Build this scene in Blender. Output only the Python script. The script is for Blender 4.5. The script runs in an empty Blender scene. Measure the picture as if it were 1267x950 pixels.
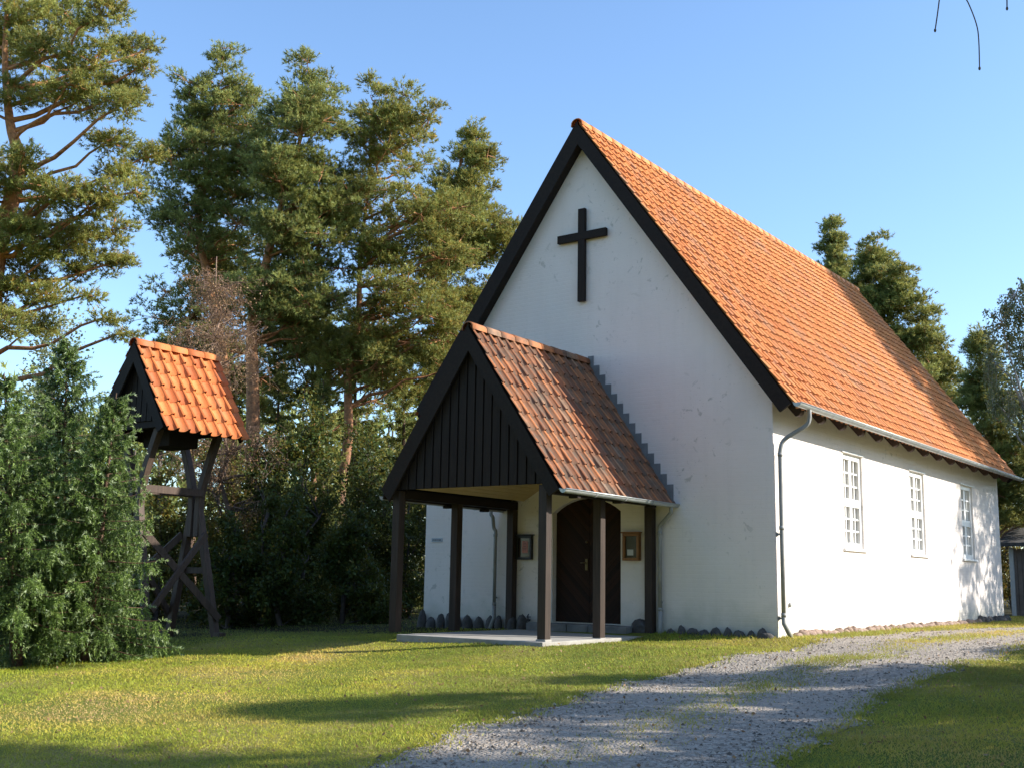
import bpy, math, random
import numpy as np
from mathutils import Vector, Matrix
from mathutils.geometry import tessellate_polygon
SC = bpy.context.scene
COL = SC.collection
random.seed(7)
RNG = np.random.default_rng(7)
R = math.radians
PI = math.pi

# ------------------------------------------------------------------ camera
FPX, YAW, PIT, ROL = 1410.02, .6368, .17, .0171
CP = np.array([7.5147, -17.3185, .8242])
cF = np.array([-math.sin(YAW)*math.cos(PIT), math.cos(YAW)*math.cos(PIT), math.sin(PIT)])
cR0 = np.array([math.cos(YAW), math.sin(YAW), 0.]); cU0 = np.cross(cR0, cF)
cR = cR0*math.cos(ROL)+cU0*math.sin(ROL); cU = -cR0*math.sin(ROL)+cU0*math.cos(ROL)
def at(u, v, d):          # a point at a given distance along a sight line of the survey photograph
    return CP+d*(cF+cR*(u-633.5)/FPX-cU*(v-475)/FPX)
cd = bpy.data.cameras.new('camera'); cam = bpy.data.objects.new('camera', cd); COL.objects.link(cam)
cam.matrix_world = Matrix(((cR[0], cU[0], -cF[0], CP[0]), (cR[1], cU[1], -cF[1], CP[1]), (cR[2], cU[2], -cF[2], CP[2]), (0, 0, 0, 1)))
cd.sensor_fit = 'HORIZONTAL'; cd.sensor_width = 36; cd.lens = FPX/1267*36; cd.clip_end = 3000
SC.camera = cam

# ------------------------------------------------------------------ light
SAZ = math.atan2(.585, 1.0); STE = .65/math.hypot(1, .585)
SEL = math.atan(STE)
sdir = Vector((math.cos(SAZ)*math.cos(SEL), math.sin(SAZ)*math.cos(SEL), math.sin(SEL)))
ld = bpy.data.lights.new('sun', 'SUN'); ld.energy = 4.9; ld.angle = R(.53); ld.color = (1, .94, .85)
lo = bpy.data.objects.new('sun', ld); COL.objects.link(lo)
lo.rotation_euler = sdir.to_track_quat('Z', 'Y').to_euler(); lo.location = (20, 10, 30)
W = bpy.data.worlds.new('World'); SC.world = W; W.use_nodes = True
wn = W.node_tree; bg = wn.nodes['Background']
sky = wn.nodes.new('ShaderNodeTexSky'); sky.sky_type = 'NISHITA'; sky.sun_disc = False
sky.sun_elevation = SEL; sky.sun_rotation = PI/2-SAZ
sky.air_density = 1.0; sky.dust_density = .6; sky.ozone_density = 1.6
tint = wn.nodes.new('ShaderNodeMix'); tint.data_type = 'RGBA'; tint.blend_type = 'MULTIPLY'; tint.inputs[0].default_value = 1
tint.inputs[7].default_value = (.89, 1.01, 1.12, 1); wn.links.new(sky.outputs[0], tint.inputs[6])
wn.links.new(tint.outputs[2], bg.inputs[0]); bg.inputs[1].default_value = .15
SC.view_settings.view_transform = 'Standard'; SC.view_settings.look = 'None'
SC.view_settings.exposure = .88; SC.view_settings.gamma = 1
SC.render.engine = 'CYCLES'
SC.cycles.max_bounces = 6; SC.cycles.diffuse_bounces = 4; SC.cycles.glossy_bounces = 2; SC.cycles.transparent_max_bounces = 6
SC.cycles.transmission_bounces = 3

# ------------------------------------------------------------------ materials
def new_mat(name):
    m = bpy.data.materials.new(name); m.use_nodes = True
    nt = m.node_tree; return m, nt, nt.nodes['Principled BSDF']
def N(nt, t, **kw):
    n = nt.nodes.new(t)
    for k, v in kw.items():
        if k in n.inputs: n.inputs[k].default_value = v
        else: setattr(n, k, v)
    return n
def ramp(nt, fac, stops):
    r = nt.nodes.new('ShaderNodeValToRGB'); e = r.color_ramp.elements
    while len(e) < len(stops): e.new(.5)
    for i, (p, c) in enumerate(stops):
        e[i].position = p; e[i].color = (*c, 1) if len(c) == 3 else c
    nt.links.new(fac, r.inputs[0]); return r.outputs[0]
def noise(nt, scale, detail=4, rough=.6, vec=None, dist=0):
    n = N(nt, 'ShaderNodeTexNoise'); n.inputs['Scale'].default_value = scale; n.inputs['Detail'].default_value = detail
    n.inputs['Roughness'].default_value = rough; n.inputs['Distortion'].default_value = dist
    if vec is None:
        g = N(nt, 'ShaderNodeNewGeometry'); vec = g.outputs['Position']
    nt.links.new(vec, n.inputs['Vector']); return n.outputs['Fac']
def mixc(nt, fac, a, b, mode='MIX'):
    n = nt.nodes.new('ShaderNodeMix'); n.data_type = 'RGBA'; n.blend_type = mode
    for s, x in ((0, fac), (6, a), (7, b)):
        if hasattr(x, 'is_output'): nt.links.new(x, n.inputs[s])
        elif s == 0: n.inputs[s].default_value = x
        else: n.inputs[s].default_value = (*x, 1)
    return n.outputs[2]
def math_n(nt, op, a, b=None, c=None):
    n = nt.nodes.new('ShaderNodeMath'); n.operation = op
    for i, x in enumerate((a, b, c)):
        if x is None: continue
        if hasattr(x, 'is_output'): nt.links.new(x, n.inputs[i])
        else: n.inputs[i].default_value = x
    return n.outputs[0]
def bump(nt, h, strength, dist=.01, prev=None):
    b = N(nt, 'ShaderNodeBump'); b.inputs['Strength'].default_value = strength; b.inputs['Distance'].default_value = dist
    nt.links.new(h, b.inputs['Height'])
    if prev is not None: nt.links.new(prev, b.inputs['Normal'])
    return b.outputs[0]
def attr(nt, name='rnd'):
    a = N(nt, 'ShaderNodeAttribute'); a.attribute_name = name; return a.outputs['Fac']
def pos(nt): return N(nt, 'ShaderNodeNewGeometry').outputs['Position']
def simple(name, c1, c2, scale, rough=.7, bs=.3, bd=.005, bscale=None, metal=0, spec=.5):
    m, nt, p = new_mat(name)
    nt.links.new(ramp(nt, noise(nt, scale), [(.3, c1), (.7, c2)]), p.inputs['Base Color'])
    p.inputs['Roughness'].default_value = rough; p.inputs['Metallic'].default_value = metal
    p.inputs['Specular IOR Level'].default_value = spec
    nt.links.new(bump(nt, noise(nt, bscale or scale*4), bs, bd), p.inputs['Normal'])
    return m
def sepxyz(nt, v):
    s = N(nt, 'ShaderNodeSeparateXYZ'); nt.links.new(v, s.inputs[0]); return s.outputs
def comb(nt, x, y, z):
    c = N(nt, 'ShaderNodeCombineXYZ')
    for i, a in enumerate((x, y, z)):
        if hasattr(a, 'is_output'): nt.links.new(a, c.inputs[i])
        else: c.inputs[i].default_value = a
    return c.outputs[0]

def wall_material():
    m, nt, p = new_mat('limewashed_brick')
    s = sepxyz(nt, pos(nt))
    v = comb(nt, math_n(nt, 'ADD', s[0], s[1]), s[2], 0)
    br = N(nt, 'ShaderNodeTexBrick'); nt.links.new(v, br.inputs['Vector'])
    br.inputs['Scale'].default_value = 1; br.inputs['Brick Width'].default_value = .24; br.inputs['Row Height'].default_value = .075
    br.inputs['Mortar Size'].default_value = .008; br.inputs['Mortar Smooth'].default_value = .6
    base = ramp(nt, noise(nt, 1.1, 6), [(.25, (.79, .715, .65)), (.75, (.85, .775, .71))])
    st = ramp(nt, noise(nt, 5.5, 5, .65, dist=.6), [(.60, (0, 0, 0)), (.66, (1, 1, 1))])
    st2 = ramp(nt, noise(nt, .55, 2), [(.44, (0, 0, 0)), (.58, (1, 1, 1))])
    stm = math_n(nt, 'MULTIPLY', math_n(nt, 'MULTIPLY', st, st2), .5)
    c = mixc(nt, stm, base, (.36, .34, .28))
    sp = ramp(nt, noise(nt, 22, 3, .6), [(.655, (0, 0, 0)), (.70, (1, 1, 1))])
    c = mixc(nt, math_n(nt, 'MULTIPLY', math_n(nt, 'MULTIPLY', sp, st2), .55), c, (.33, .3, .25))
    dv = comb(nt, math_n(nt, 'MULTIPLY', s[0], 7), math_n(nt, 'MULTIPLY', s[1], 7), math_n(nt, 'MULTIPLY', s[2], .6))
    drip = ramp(nt, noise(nt, 1.0, 4, .6, vec=dv), [(.50, (0, 0, 0)), (.72, (1, 1, 1))])
    c = mixc(nt, math_n(nt, 'MULTIPLY', drip, .07), c, (.47, .45, .38))
    # dirt splashed on the foot of the wall
    low = ramp(nt, math_n(nt, 'ADD', s[2], math_n(nt, 'MULTIPLY', noise(nt, 3), .8)), [(.45, (1, 1, 1)), (.95, (0, 0, 0))])
    c = mixc(nt, math_n(nt, 'MULTIPLY', low, .5), c, (.42, .44, .34))
    nt.links.new(c, p.inputs['Base Color']); p.inputs['Roughness'].default_value = .92; p.inputs['Specular IOR Level'].default_value = .2
    b1 = bump(nt, br.outputs['Fac'], -.5 if False else .35, -.006)
    b2 = bump(nt, noise(nt, 14, 5), .45, .012, b1)
    nt.links.new(b2, p.inputs['Normal'])
    return m
def tile_material(name, cols, grime, gcol, gscale=2.2, thr=.56, tr=.3):
    m, nt, p = new_mat(name)
    c = ramp(nt, attr(nt), cols)
    big = noise(nt, gscale, 5, .6)
    g = ramp(nt, big, [(thr, (0, 0, 0)), (thr+.16, (1, 1, 1))])
    c = mixc(nt, math_n(nt, 'MULTIPLY', g, grime), c, gcol)
    sx = sepxyz(nt, pos(nt)); sv = comb(nt, math_n(nt, 'MULTIPLY', sx[0], .7), math_n(nt, 'MULTIPLY', sx[1], 4.2), math_n(nt, 'MULTIPLY', sx[2], .7))
    stv = ramp(nt, noise(nt, 1.0, 4, .6, vec=sv), [(.54, (0, 0, 0)), (.66, (1, 1, 1))])
    c = mixc(nt, math_n(nt, 'MULTIPLY', stv, .4), c, tuple(x*1.15 for x in gcol))
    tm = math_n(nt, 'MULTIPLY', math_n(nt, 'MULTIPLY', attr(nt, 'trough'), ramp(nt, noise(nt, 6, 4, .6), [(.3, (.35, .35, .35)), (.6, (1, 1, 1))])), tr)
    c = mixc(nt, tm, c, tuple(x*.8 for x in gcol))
    sp = ramp(nt, noise(nt, 26, 4, .7), [(.5, (0, 0, 0)), (.7, (1, 1, 1))])
    c = mixc(nt, math_n(nt, 'MULTIPLY', sp, .35), c, tuple(x*.45 for x in cols[0][1]))
    nt.links.new(c, p.inputs['Base Color']); p.inputs['Roughness'].default_value = .72; p.inputs['Specular IOR Level'].default_value = .35
    nt.links.new(bump(nt, noise(nt, 60, 3), .3, .004), p.inputs['Normal'])
    return m
def wood_material(name, c1, c2, axis='z', rough=.65, scale=1., bs=.5):
    m, nt, p = new_mat(name)
    tc = N(nt, 'ShaderNodeTexCoord').outputs['Object']
    s = sepxyz(nt, tc); k = {'x': (1.5, 22, 22), 'y': (22, 1.5, 22), 'z': (22, 22, 1.5)}[axis]
    v = comb(nt, *[math_n(nt, 'MULTIPLY', s[i], k[i]*scale) for i in range(3)])
    n = noise(nt, 1, 5, .65, vec=v)
    c = ramp(nt, n, [(.3, c1), (.7, c2)])
    c = mixc(nt, math_n(nt, 'MULTIPLY', noise(nt, 2.5, 4), .5), c, tuple(x*.55 for x in c1))
    nt.links.new(c, p.inputs['Base Color']); p.inputs['Roughness'].default_value = rough; p.inputs['Specular IOR Level'].default_value = .35
    nt.links.new(bump(nt, n, bs, .004), p.inputs['Normal'])
    return m
def leaf_material(name, stops, trans=.3, rough=.5):
    m, nt, p = new_mat(name)
    c = ramp(nt, attr(nt), stops)
    c2 = mixc(nt, math_n(nt, 'MULTIPLY', ramp(nt, noise(nt, .9, 3), [(.35, (0, 0, 0)), (.65, (1, 1, 1))]), .35), c, tuple(x*.62 for x in stops[0][1]))
    nt.links.new(c2, p.inputs['Base Color']); p.inputs['Roughness'].default_value = rough; p.inputs['Specular IOR Level'].default_value = .3
    t = N(nt, 'ShaderNodeBsdfTranslucent'); nt.links.new(mixc(nt, .5, c2, stops[-1][1]), t.inputs['Color'])
    mx = N(nt, 'ShaderNodeMixShader'); mx.inputs[0].default_value = trans
    nt.links.new(p.outputs[0], mx.inputs[1]); nt.links.new(t.outputs[0], mx.inputs[2])
    nt.links.new(mx.outputs[0], nt.nodes['Material Output'].inputs['Surface'])
    return m
def bark_material(name, low, high, z0, z1):
    m, nt, p = new_mat(name)
    s = sepxyz(nt, pos(nt))
    f = math_n(nt, 'DIVIDE', math_n(nt, 'SUBTRACT', math_n(nt, 'ADD', s[2], math_n(nt, 'MULTIPLY', noise(nt, 1.2), 2.5)), z0+1.2), z1-z0)
    c = mixc(nt, ramp(nt, f, [(0, (0, 0, 0)), (1, (1, 1, 1))]), low, high)
    n = noise(nt, 9, 6, .7)
    c = mixc(nt, ramp(nt, n, [(.35, (.75, .75, .75)), (.6, (0, 0, 0))]), c, tuple(x*.4 for x in low))
    nt.links.new(c, p.inputs['Base Color']); p.inputs['Roughness'].default_value = .85
    nt.links.new(bump(nt, n, .8, .03), p.inputs['Normal'])
    return m

M = {}
M['wall'] = wall_material()
M['tile_church'] = tile_material('church_tiles', [(0, (.56, .19, .055)), (.35, (.61, .22, .062)), (.75, (.65, .245, .07)), (1, (.62, .265, .09))], .5, (.34, .22, .15), .9, .54, .08)
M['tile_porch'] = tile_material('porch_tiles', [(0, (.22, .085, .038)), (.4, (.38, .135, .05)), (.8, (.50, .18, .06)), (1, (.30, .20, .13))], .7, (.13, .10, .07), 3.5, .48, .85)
M['tile_tower'] = tile_material('tower_tiles', [(0, (.46, .12, .034)), (.5, (.60, .18, .048)), (.85, (.64, .205, .055)), (1, (.66, .24, .062))], .6, (.17, .13, .085), 3.0, .62, .1)
M['wood_dark'] = wood_material('dark_stained_wood', (.014, .008, .005), (.028, .018, .012), rough=.8)
M['wood_dark_x'] = wood_material('dark_stained_board', (.013, .0075, .0045), (.026, .0165, .010), 'y', rough=.8)
M['wood_post'] = wood_material('weathered_post_wood', (.03, .02, .014), (.07, .046, .034))
M['wood_grey'] = wood_material('weathered_tower_wood', (.055, .034, .023), (.125, .082, .058))
M['wood_pine'] = wood_material('ceiling_boards', (.50, .36, .15), (.62, .47, .23), 'y')
M['wood_oak'] = wood_material('varnished_oak', (.24, .10, .03), (.36, .16, .05), rough=.4)
M['wood_rafter'] = wood_material('brown_rafter', (.05, .028, .02), (.085, .048, .033), 'x')
M['metal'] = simple('zinc', (.40, .42, .41), (.55, .57, .55), 6, .42, .15, metal=.6)
M['metal_old'] = simple('aged_zinc', (.24, .24, .225), (.34, .34, .32), 5, .6, .15, metal=.0)
M['lead'] = simple('lead_flashing', (.17, .17, .165), (.24, .24, .235), 5, .7, .15)
M['white_paint'] = simple('white_paint', (.78, .78, .75), (.84, .84, .82), 8, .45, .1)
M['glass'] = simple('window_glass', (.30, .265, .215), (.34, .30, .245), 1.2, .45, .02)
M['black_paint'] = simple('black_paint', (.012, .012, .012), (.02, .02, .02), 8, .5, .1)
M['concrete'] = simple('concrete', (.27, .255, .225), (.40, .38, .34), 5, .9, .4, .006)
M['stone'] = simple('field_stone', (.045, .043, .04), (.12, .11, .10), 7, .85, .8, .02)
M['stone_red'] = simple('reddish_field_stone', (.22, .14, .10), (.38, .28, .22), 7, .85, .8, .02)
M['step'] = simple('step_stone', (.13, .13, .125), (.24, .235, .22), 4, .85, .7, .015)
M['brass'] = simple('brass', (.16, .12, .06), (.22, .17, .08), 8, .45, .05, metal=.9)
M['paper'] = simple('pink_paper', (.55, .25, .22), (.62, .3, .27), 30, .8, .02)
M['paper_w'] = simple('white_paper', (.5, .5, .46), (.62, .6, .56), 30, .8, .02)
M['caseglass'] = simple('case_glass', (.045, .035, .03), (.07, .055, .045), 3, .12, .02)
M['shed_paint'] = simple('shed_boards', (.15, .115, .09), (.23, .18, .145), 6, .8, .2)
M['enamel'] = simple('enamel_plate', (.34, .38, .42), (.4, .44, .48), 9, .4, .02)
M['ink'] = simple('dark_lettering', (.05, .06, .08), (.06, .07, .09), 9, .6, .02)

def door_material():
    m, nt, p = new_mat('chevron_door_wood')
    s = sepxyz(nt, pos(nt))
    ax = math_n(nt, 'ABSOLUTE', math_n(nt, 'ADD', s[0], 3.59))
    f = math_n(nt, 'MULTIPLY', math_n(nt, 'SUBTRACT', s[2], ax), 9.)
    fr = math_n(nt, 'FRACT', f)
    line = ramp(nt, fr, [(0, (0, 0, 0)), (.1, (1, 1, 1)), (.9, (1, 1, 1)), (1, (0, 0, 0))])
    wn_ = N(nt, 'ShaderNodeTexWhiteNoise'); wn_.noise_dimensions = '1D'; nt.links.new(math_n(nt, 'FLOOR', f), wn_.inputs['W'])
    c = ramp(nt, wn_.outputs['Value'], [(0, (.017, .008, .0045)), (1, (.038, .016, .008))])
    c = mixc(nt, line, (.02, .01, .006), c)
    nt.links.new(c, p.inputs['Base Color']); p.inputs['Roughness'].default_value = .75; p.inputs['Specular IOR Level'].default_value = .25
    nt.links.new(bump(nt, line, .6, .008), p.inputs['Normal'])
    return m
M['door'] = door_material()

def ground_height(x, y):
    x = np.asarray(x, float); y = np.asarray(y, float)
    t = np.clip(-y/4., 0, 1); k = .026+(.016-.026)*t
    fade = 1/(1+np.maximum(0, -x-12)/20.)
    z = -.10*np.clip(-y, 0, 1.2)-.10*np.clip(-y-3.4, 0, 1.6)-.052*np.minimum(np.maximum(0, -y-5), 20)-k*np.minimum(np.maximum(0, -x-3.5), 9)
    z = z+.02*np.sin(x*1.1+.7*y)*np.clip(-y-3, 0, 1)+.012*np.sin(2.3*y-1.3*x)*np.clip(-y-3, 0, 1)
    return z
def gh(x, y): return float(ground_height(x, y))
def road_centre(y):
    y = np.asarray(y, float)
    return 2.10+.14*np.maximum(0, -y-6)+.02*np.maximum(0, y-3.5)**2

def ground_material():
    m, nt, p = new_mat('lawn_soil')
    n1 = noise(nt, .55, 5, .6); n2 = noise(nt, 7, 5, .7); n3 = noise(nt, 60, 3, .7)
    c = ramp(nt, n1, [(.38, (.17, .22, .03)), (.5, (.28, .29, .045)), (.62, (.44, .35, .12))])
    c = mixc(nt, math_n(nt, 'MULTIPLY', n2, .5), c, (.16, .17, .05))
    c = mixc(nt, ramp(nt, n3, [(.4, (.6, .6, .6)), (.6, (0, 0, 0))]), c, (.05, .065, .02))
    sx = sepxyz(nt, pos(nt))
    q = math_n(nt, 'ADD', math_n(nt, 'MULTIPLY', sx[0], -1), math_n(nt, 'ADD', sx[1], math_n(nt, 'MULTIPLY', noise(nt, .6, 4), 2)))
    c = mixc(nt, ramp(nt, math_n(nt, 'DIVIDE', q, 20), [(.20, (0, 0, 0)), (.34, (1, 1, 1))]), c, (.035, .032, .015))  # dark leaf litter, with the wood's deep shade put into its colour
    nt.links.new(c, p.inputs['Base Color']); p.inputs['Roughness'].default_value = .95; p.inputs['Specular IOR Level'].default_value = .1
    nt.links.new(bump(nt, n3, .8, .03, bump(nt, n2, .6, .05)), p.inputs['Normal'])
    return m
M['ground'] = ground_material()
def gravel_material():
    m, nt, p = new_mat('gravel')
    vo = N(nt, 'ShaderNodeTexVoronoi'); vo.inputs['Scale'].default_value = 34; nt.links.new(pos(nt), vo.inputs['Vector'])
    sx = sepxyz(nt, vo.outputs['Color'])
    c = ramp(nt, sx[0], [(0, (.20, .16, .12)), (.5, (.37, .31, .24)), (1, (.54, .465, .38))])
    big = noise(nt, 1.3, 5, .6)
    c = mixc(nt, ramp(nt, big, [(.42, (0, 0, 0)), (.62, (.8, .8, .8))]), c, (.42, .355, .28))
    c = mixc(nt, ramp(nt, noise(nt, 120, 2), [(.4, (.5, .5, .5)), (.6, (0, 0, 0))]), c, (.14, .13, .12))
    nt.links.new(c, p.inputs['Base Color']); p.inputs['Roughness'].default_value = .93
    nt.links.new(bump(nt, vo.outputs['Distance'], .9, -.02, bump(nt, noise(nt, 5), .6, .06)), p.inputs['Normal'])
    return m
M['gravel'] = gravel_material()
M['pebble'] = leaf_material('pebbles', [(0, (.09, .075, .06)), (.5, (.31, .26, .205)), (1, (.54, .47, .395))], 0, .85)
M['grass'] = leaf_material('grass_blades', [(0, (.10, .17, .014)), (.3, (.30, .38, .024)), (.55, (.54, .52, .045)), (.78, (.74, .54, .14)), (1, (.74, .47, .25))], .35, .6)
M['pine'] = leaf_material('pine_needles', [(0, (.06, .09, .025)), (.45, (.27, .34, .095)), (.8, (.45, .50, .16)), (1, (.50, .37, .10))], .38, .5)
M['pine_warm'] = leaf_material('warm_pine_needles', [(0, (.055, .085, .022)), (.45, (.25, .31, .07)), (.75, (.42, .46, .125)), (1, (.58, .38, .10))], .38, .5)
M['spruce'] = leaf_material('spruce_needles', [(0, (.02, .042, .010)), (.35, (.11, .185, .03)), (.65, (.26, .36, .08)), (1, (.46, .54, .33))], .2, .45)
M['leaf_dark'] = leaf_material('dark_leaves', [(0, (.022, .042, .009)), (.5, (.05, .09, .016)), (.85, (.12, .16, .03)), (1, (.30, .22, .04))], .35, .5)
M['leaf_autumn'] = leaf_material('autumn_leaves', [(0, (.06, .09, .02)), (.5, (.14, .17, .035)), (.8, (.30, .26, .05)), (1, (.38, .2, .04))], .4, .5)
M['leaf_birch'] = leaf_material('birch_leaves', [(0, (.12, .15, .06)), (.5, (.24, .27, .12)), (1, (.42, .40, .2))], .4, .5)
M['leaf_brown'] = leaf_material('withered_leaves', [(0, (.16, .085, .04)), (.5, (.34, .20, .10)), (1, (.50, .33, .17))], .3, .6)
M['bark_pine'] = bark_material('pine_bark', (.16, .10, .07), (.62, .28, .12), 2, 7)
M['bark_grey'] = bark_material('grey_bark', (.10, .08, .065), (.14, .11, .085), 3, 9)
M['bark_larch'] = bark_material('brown_twigs', (.17, .11, .08), (.30, .19, .13), 2, 6)
M['bark_birch'] = bark_material('birch_bark', (.36, .33, .29), (.5, .47, .42), 1, 4)
M['bark_spruce'] = bark_material('spruce_bark', (.17, .085, .05), (.14, .09, .06), 0, 3)

# ------------------------------------------------------------------ mesh helpers
class MB:
    def __init__(s): s.v = []; s.f = []; s.r = []; s.smooth = []
    def add(s, vs, fs, r=None, smooth=False):
        b = len(s.v); s.v += [tuple(float(c) for c in p) for p in vs]
        for f in fs:
            s.f.append(tuple(b+i for i in f)); s.r.append(random.random() if r is None else r); s.smooth.append(smooth)
    def box(s, c, d, rot=None, r=None):
        c = Vector(c); h = [x/2 for x in d]
        vs = [Vector((sx*h[0], sy*h[1], sz*h[2])) for sx in (-1, 1) for sy in (-1, 1) for sz in (-1, 1)]
        if rot is not None: vs = [rot @ v for v in vs]
        s.add([c+v for v in vs], [(0, 1, 3, 2), (4, 6, 7, 5), (0, 4, 5, 1), (2, 3, 7, 6), (0, 2, 6, 4), (1, 5, 7, 3)], r)
    def beam(s, a, b, w, h, up=(0, 0, 1)):       # w across, h along up
        a = Vector(a); b = Vector(b); d = (b-a); L = d.length; d.normalize()
        x = d.cross(Vector(up)).normalized(); y = x.cross(d).normalized()
        vs = []
        for p in (a, b):
            for sx, sy in ((-1, -1), (1, -1), (1, 1), (-1, 1)): vs.append(p+x*(sx*w/2)+y*(sy*h/2))
        s.add(vs, [(3, 2, 1, 0), (4, 5, 6, 7), (0, 1, 5, 4), (1, 2, 6, 5), (2, 3, 7, 6), (3, 0, 4, 7)])
    def prism(s, poly, axis, a0, a1):            # poly in the two other axes
        def P(p, a):
            return {0: (a, p[0], p[1]), 1: (p[0], a, p[1]), 2: (p[0], p[1], a)}[axis]
        n = len(poly); vs = [P(p, a0) for p in poly]+[P(p, a1) for p in poly]
        s.add(vs, [tuple(range(n-1, -1, -1)), tuple(range(n, 2*n))]+[(i, (i+1) % n, n+(i+1) % n, n+i) for i in range(n)])
    def tube(s, pts, rad, n=8, caps=True, smooth=True):
        pts = [Vector(p) for p in pts]; k = len(pts)
        if not hasattr(rad, '__len__'): rad = [rad]*k
        ref = Vector((0, 0, 1)); vs = []
        px = None
        for i, p in enumerate(pts):
            d = (pts[min(i+1, k-1)]-pts[max(i-1, 0)]);
            if d.length < 1e-9: d = Vector((0, 0, 1))
            d.normalize()
            if px is None:
                x = d.cross(ref)
                if x.length < .1: x = d.cross(Vector((1, 0, 0)))
            else: x = px-d*px.dot(d)
            x.normalize(); y = d.cross(x); px = x
            for j in range(n):
                a = 2*PI*j/n; vs.append(p+(x*math.cos(a)+y*math.sin(a))*rad[i])
        fs = [(i*n+j, i*n+(j+1) % n, (i+1)*n+(j+1) % n, (i+1)*n+j) for i in range(k-1) for j in range(n)]
        if caps: fs += [tuple(range(n-1, -1, -1)), tuple((k-1)*n+j for j in range(n))]
        s.add(vs, fs, None, smooth)
    def blob(s, c, rx, ry, rz, seed, nu=9, nv=6, half=False, rough=.15, pw=1.):
        rr = random.Random(seed); ph = [rr.uniform(0, 6.28) for _ in range(6)]
        vs = []; fs = []
        for i in range(nv+1):
            th = PI*i/nv if not half else PI/2*i/nv
            for j in range(nu):
                a = 2*PI*j/nu
                q = 1+rough*(math.sin(2*a+ph[0]+th)+.6*math.sin(3*a+ph[1]+2*th)+.5*math.sin(2*th+ph[2]))*.6
                st = math.sin(th)**pw if th < PI-.01 and th > .001 else 0
                vs.append((c[0]+rx*q*st*math.cos(a), c[1]+ry*q*st*math.sin(a), c[2]+rz*q*math.cos(th)))
        for i in range(nv):
            for j in range(nu):
                fs.append((i*nu+j, (i+1)*nu+j, (i+1)*nu+(j+1) % nu, i*nu+(j+1) % nu))
        s.add(vs, fs, None, True)
    def build(s, name, mat, parent=None, bevel=0):
        me = bpy.data.meshes.new(name); me.from_pydata(s.v, [], s.f); me.materials.append(M[mat] if isinstance(mat, str) else mat)
        a = me.attributes.new('rnd', 'FLOAT', 'FACE'); a.data.foreach_set('value', s.r)
        me.polygons.foreach_set('use_smooth', s.smooth); me.update()
        o = bpy.data.objects.new(name, me); COL.objects.link(o)
        if parent is not None: o.parent = parent
        if bevel:
            b = o.modifiers.new('bevel', 'BEVEL'); b.width = bevel; b.segments = 2; b.limit_method = 'ANGLE'
        return o
class Soup:
    def __init__(s): s.t = []; s.r = []
    def tris(s, t, r): s.t.append(np.asarray(t, np.float32).reshape(-1, 3, 3)); s.r.append(np.asarray(r, np.float32))
    def blades(s, p, d, L, w, r, rng):
        d = d/np.maximum(np.linalg.norm(d, axis=1, keepdims=True), 1e-6)
        q = np.cross(d, rng.normal(size=d.shape)); q /= np.maximum(np.linalg.norm(q, axis=1, keepdims=True), 1e-6)
        L = np.broadcast_to(np.asarray(L), (len(p),))[:, None]; w = np.broadcast_to(np.asarray(w), (len(p),))[:, None]
        s.tris(np.stack([p-q*w/2, p+q*w/2, p+d*L], 1), r)
    def leaves(s, p, L, r, rng, hang=0.):
        n = len(p); d = rng.normal(size=(n, 3)); d[:, 2] -= hang; d /= np.linalg.norm(d, axis=1, keepdims=True)
        q = np.cross(d, rng.normal(size=(n, 3))); q /= np.linalg.norm(q, axis=1, keepdims=True)
        L = np.broadcast_to(np.asarray(L), (n,))[:, None]
        a = p; b = p+d*L*.5+q*L*.32; c = p+d*L; e = p+d*L*.5-q*L*.32
        s.tris(np.concatenate([np.stack([a, b, c], 1), np.stack([a, c, e], 1)]), np.concatenate([r, r]))
    def build(s, name, mat, parent=None):
        t = np.concatenate(s.t); r = np.concatenate(s.r); n = len(t)
        me = bpy.data.meshes.new(name); me.vertices.add(n*3); me.vertices.foreach_set('co', t.reshape(-1))
        me.loops.add(n*3); me.loops.foreach_set('vertex_index', np.arange(n*3, dtype=np.int32))
        me.polygons.add(n); me.polygons.foreach_set('loop_start', np.arange(0, n*3, 3, dtype=np.int32))
        me.materials.append(M[mat]); me.update(calc_edges=True)
        a = me.attributes.new('rnd', 'FLOAT', 'FACE'); a.data.foreach_set('value', r)
        o = bpy.data.objects.new(name, me); COL.objects.link(o)
        if parent is not None: o.parent = parent
        return o
def tag(o, label=None, cat=None, group=None, kind=None):
    if label: o['label'] = label
    if cat: o['category'] = cat
    if group: o['group'] = group
    if kind: o['kind'] = kind
    return o
def empty(name, loc=(0, 0, 0)):
    o = bpy.data.objects.new(name, None); COL.objects.link(o); o.location = loc; o.empty_display_size = .3; return o
def finish(root, pw):
    """move an Empty to the thing's base while its parts stay where they are"""
    root.location = pw
    for c in root.children: c.matrix_parent_inverse = Matrix.Translation(-Vector(pw))

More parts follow.
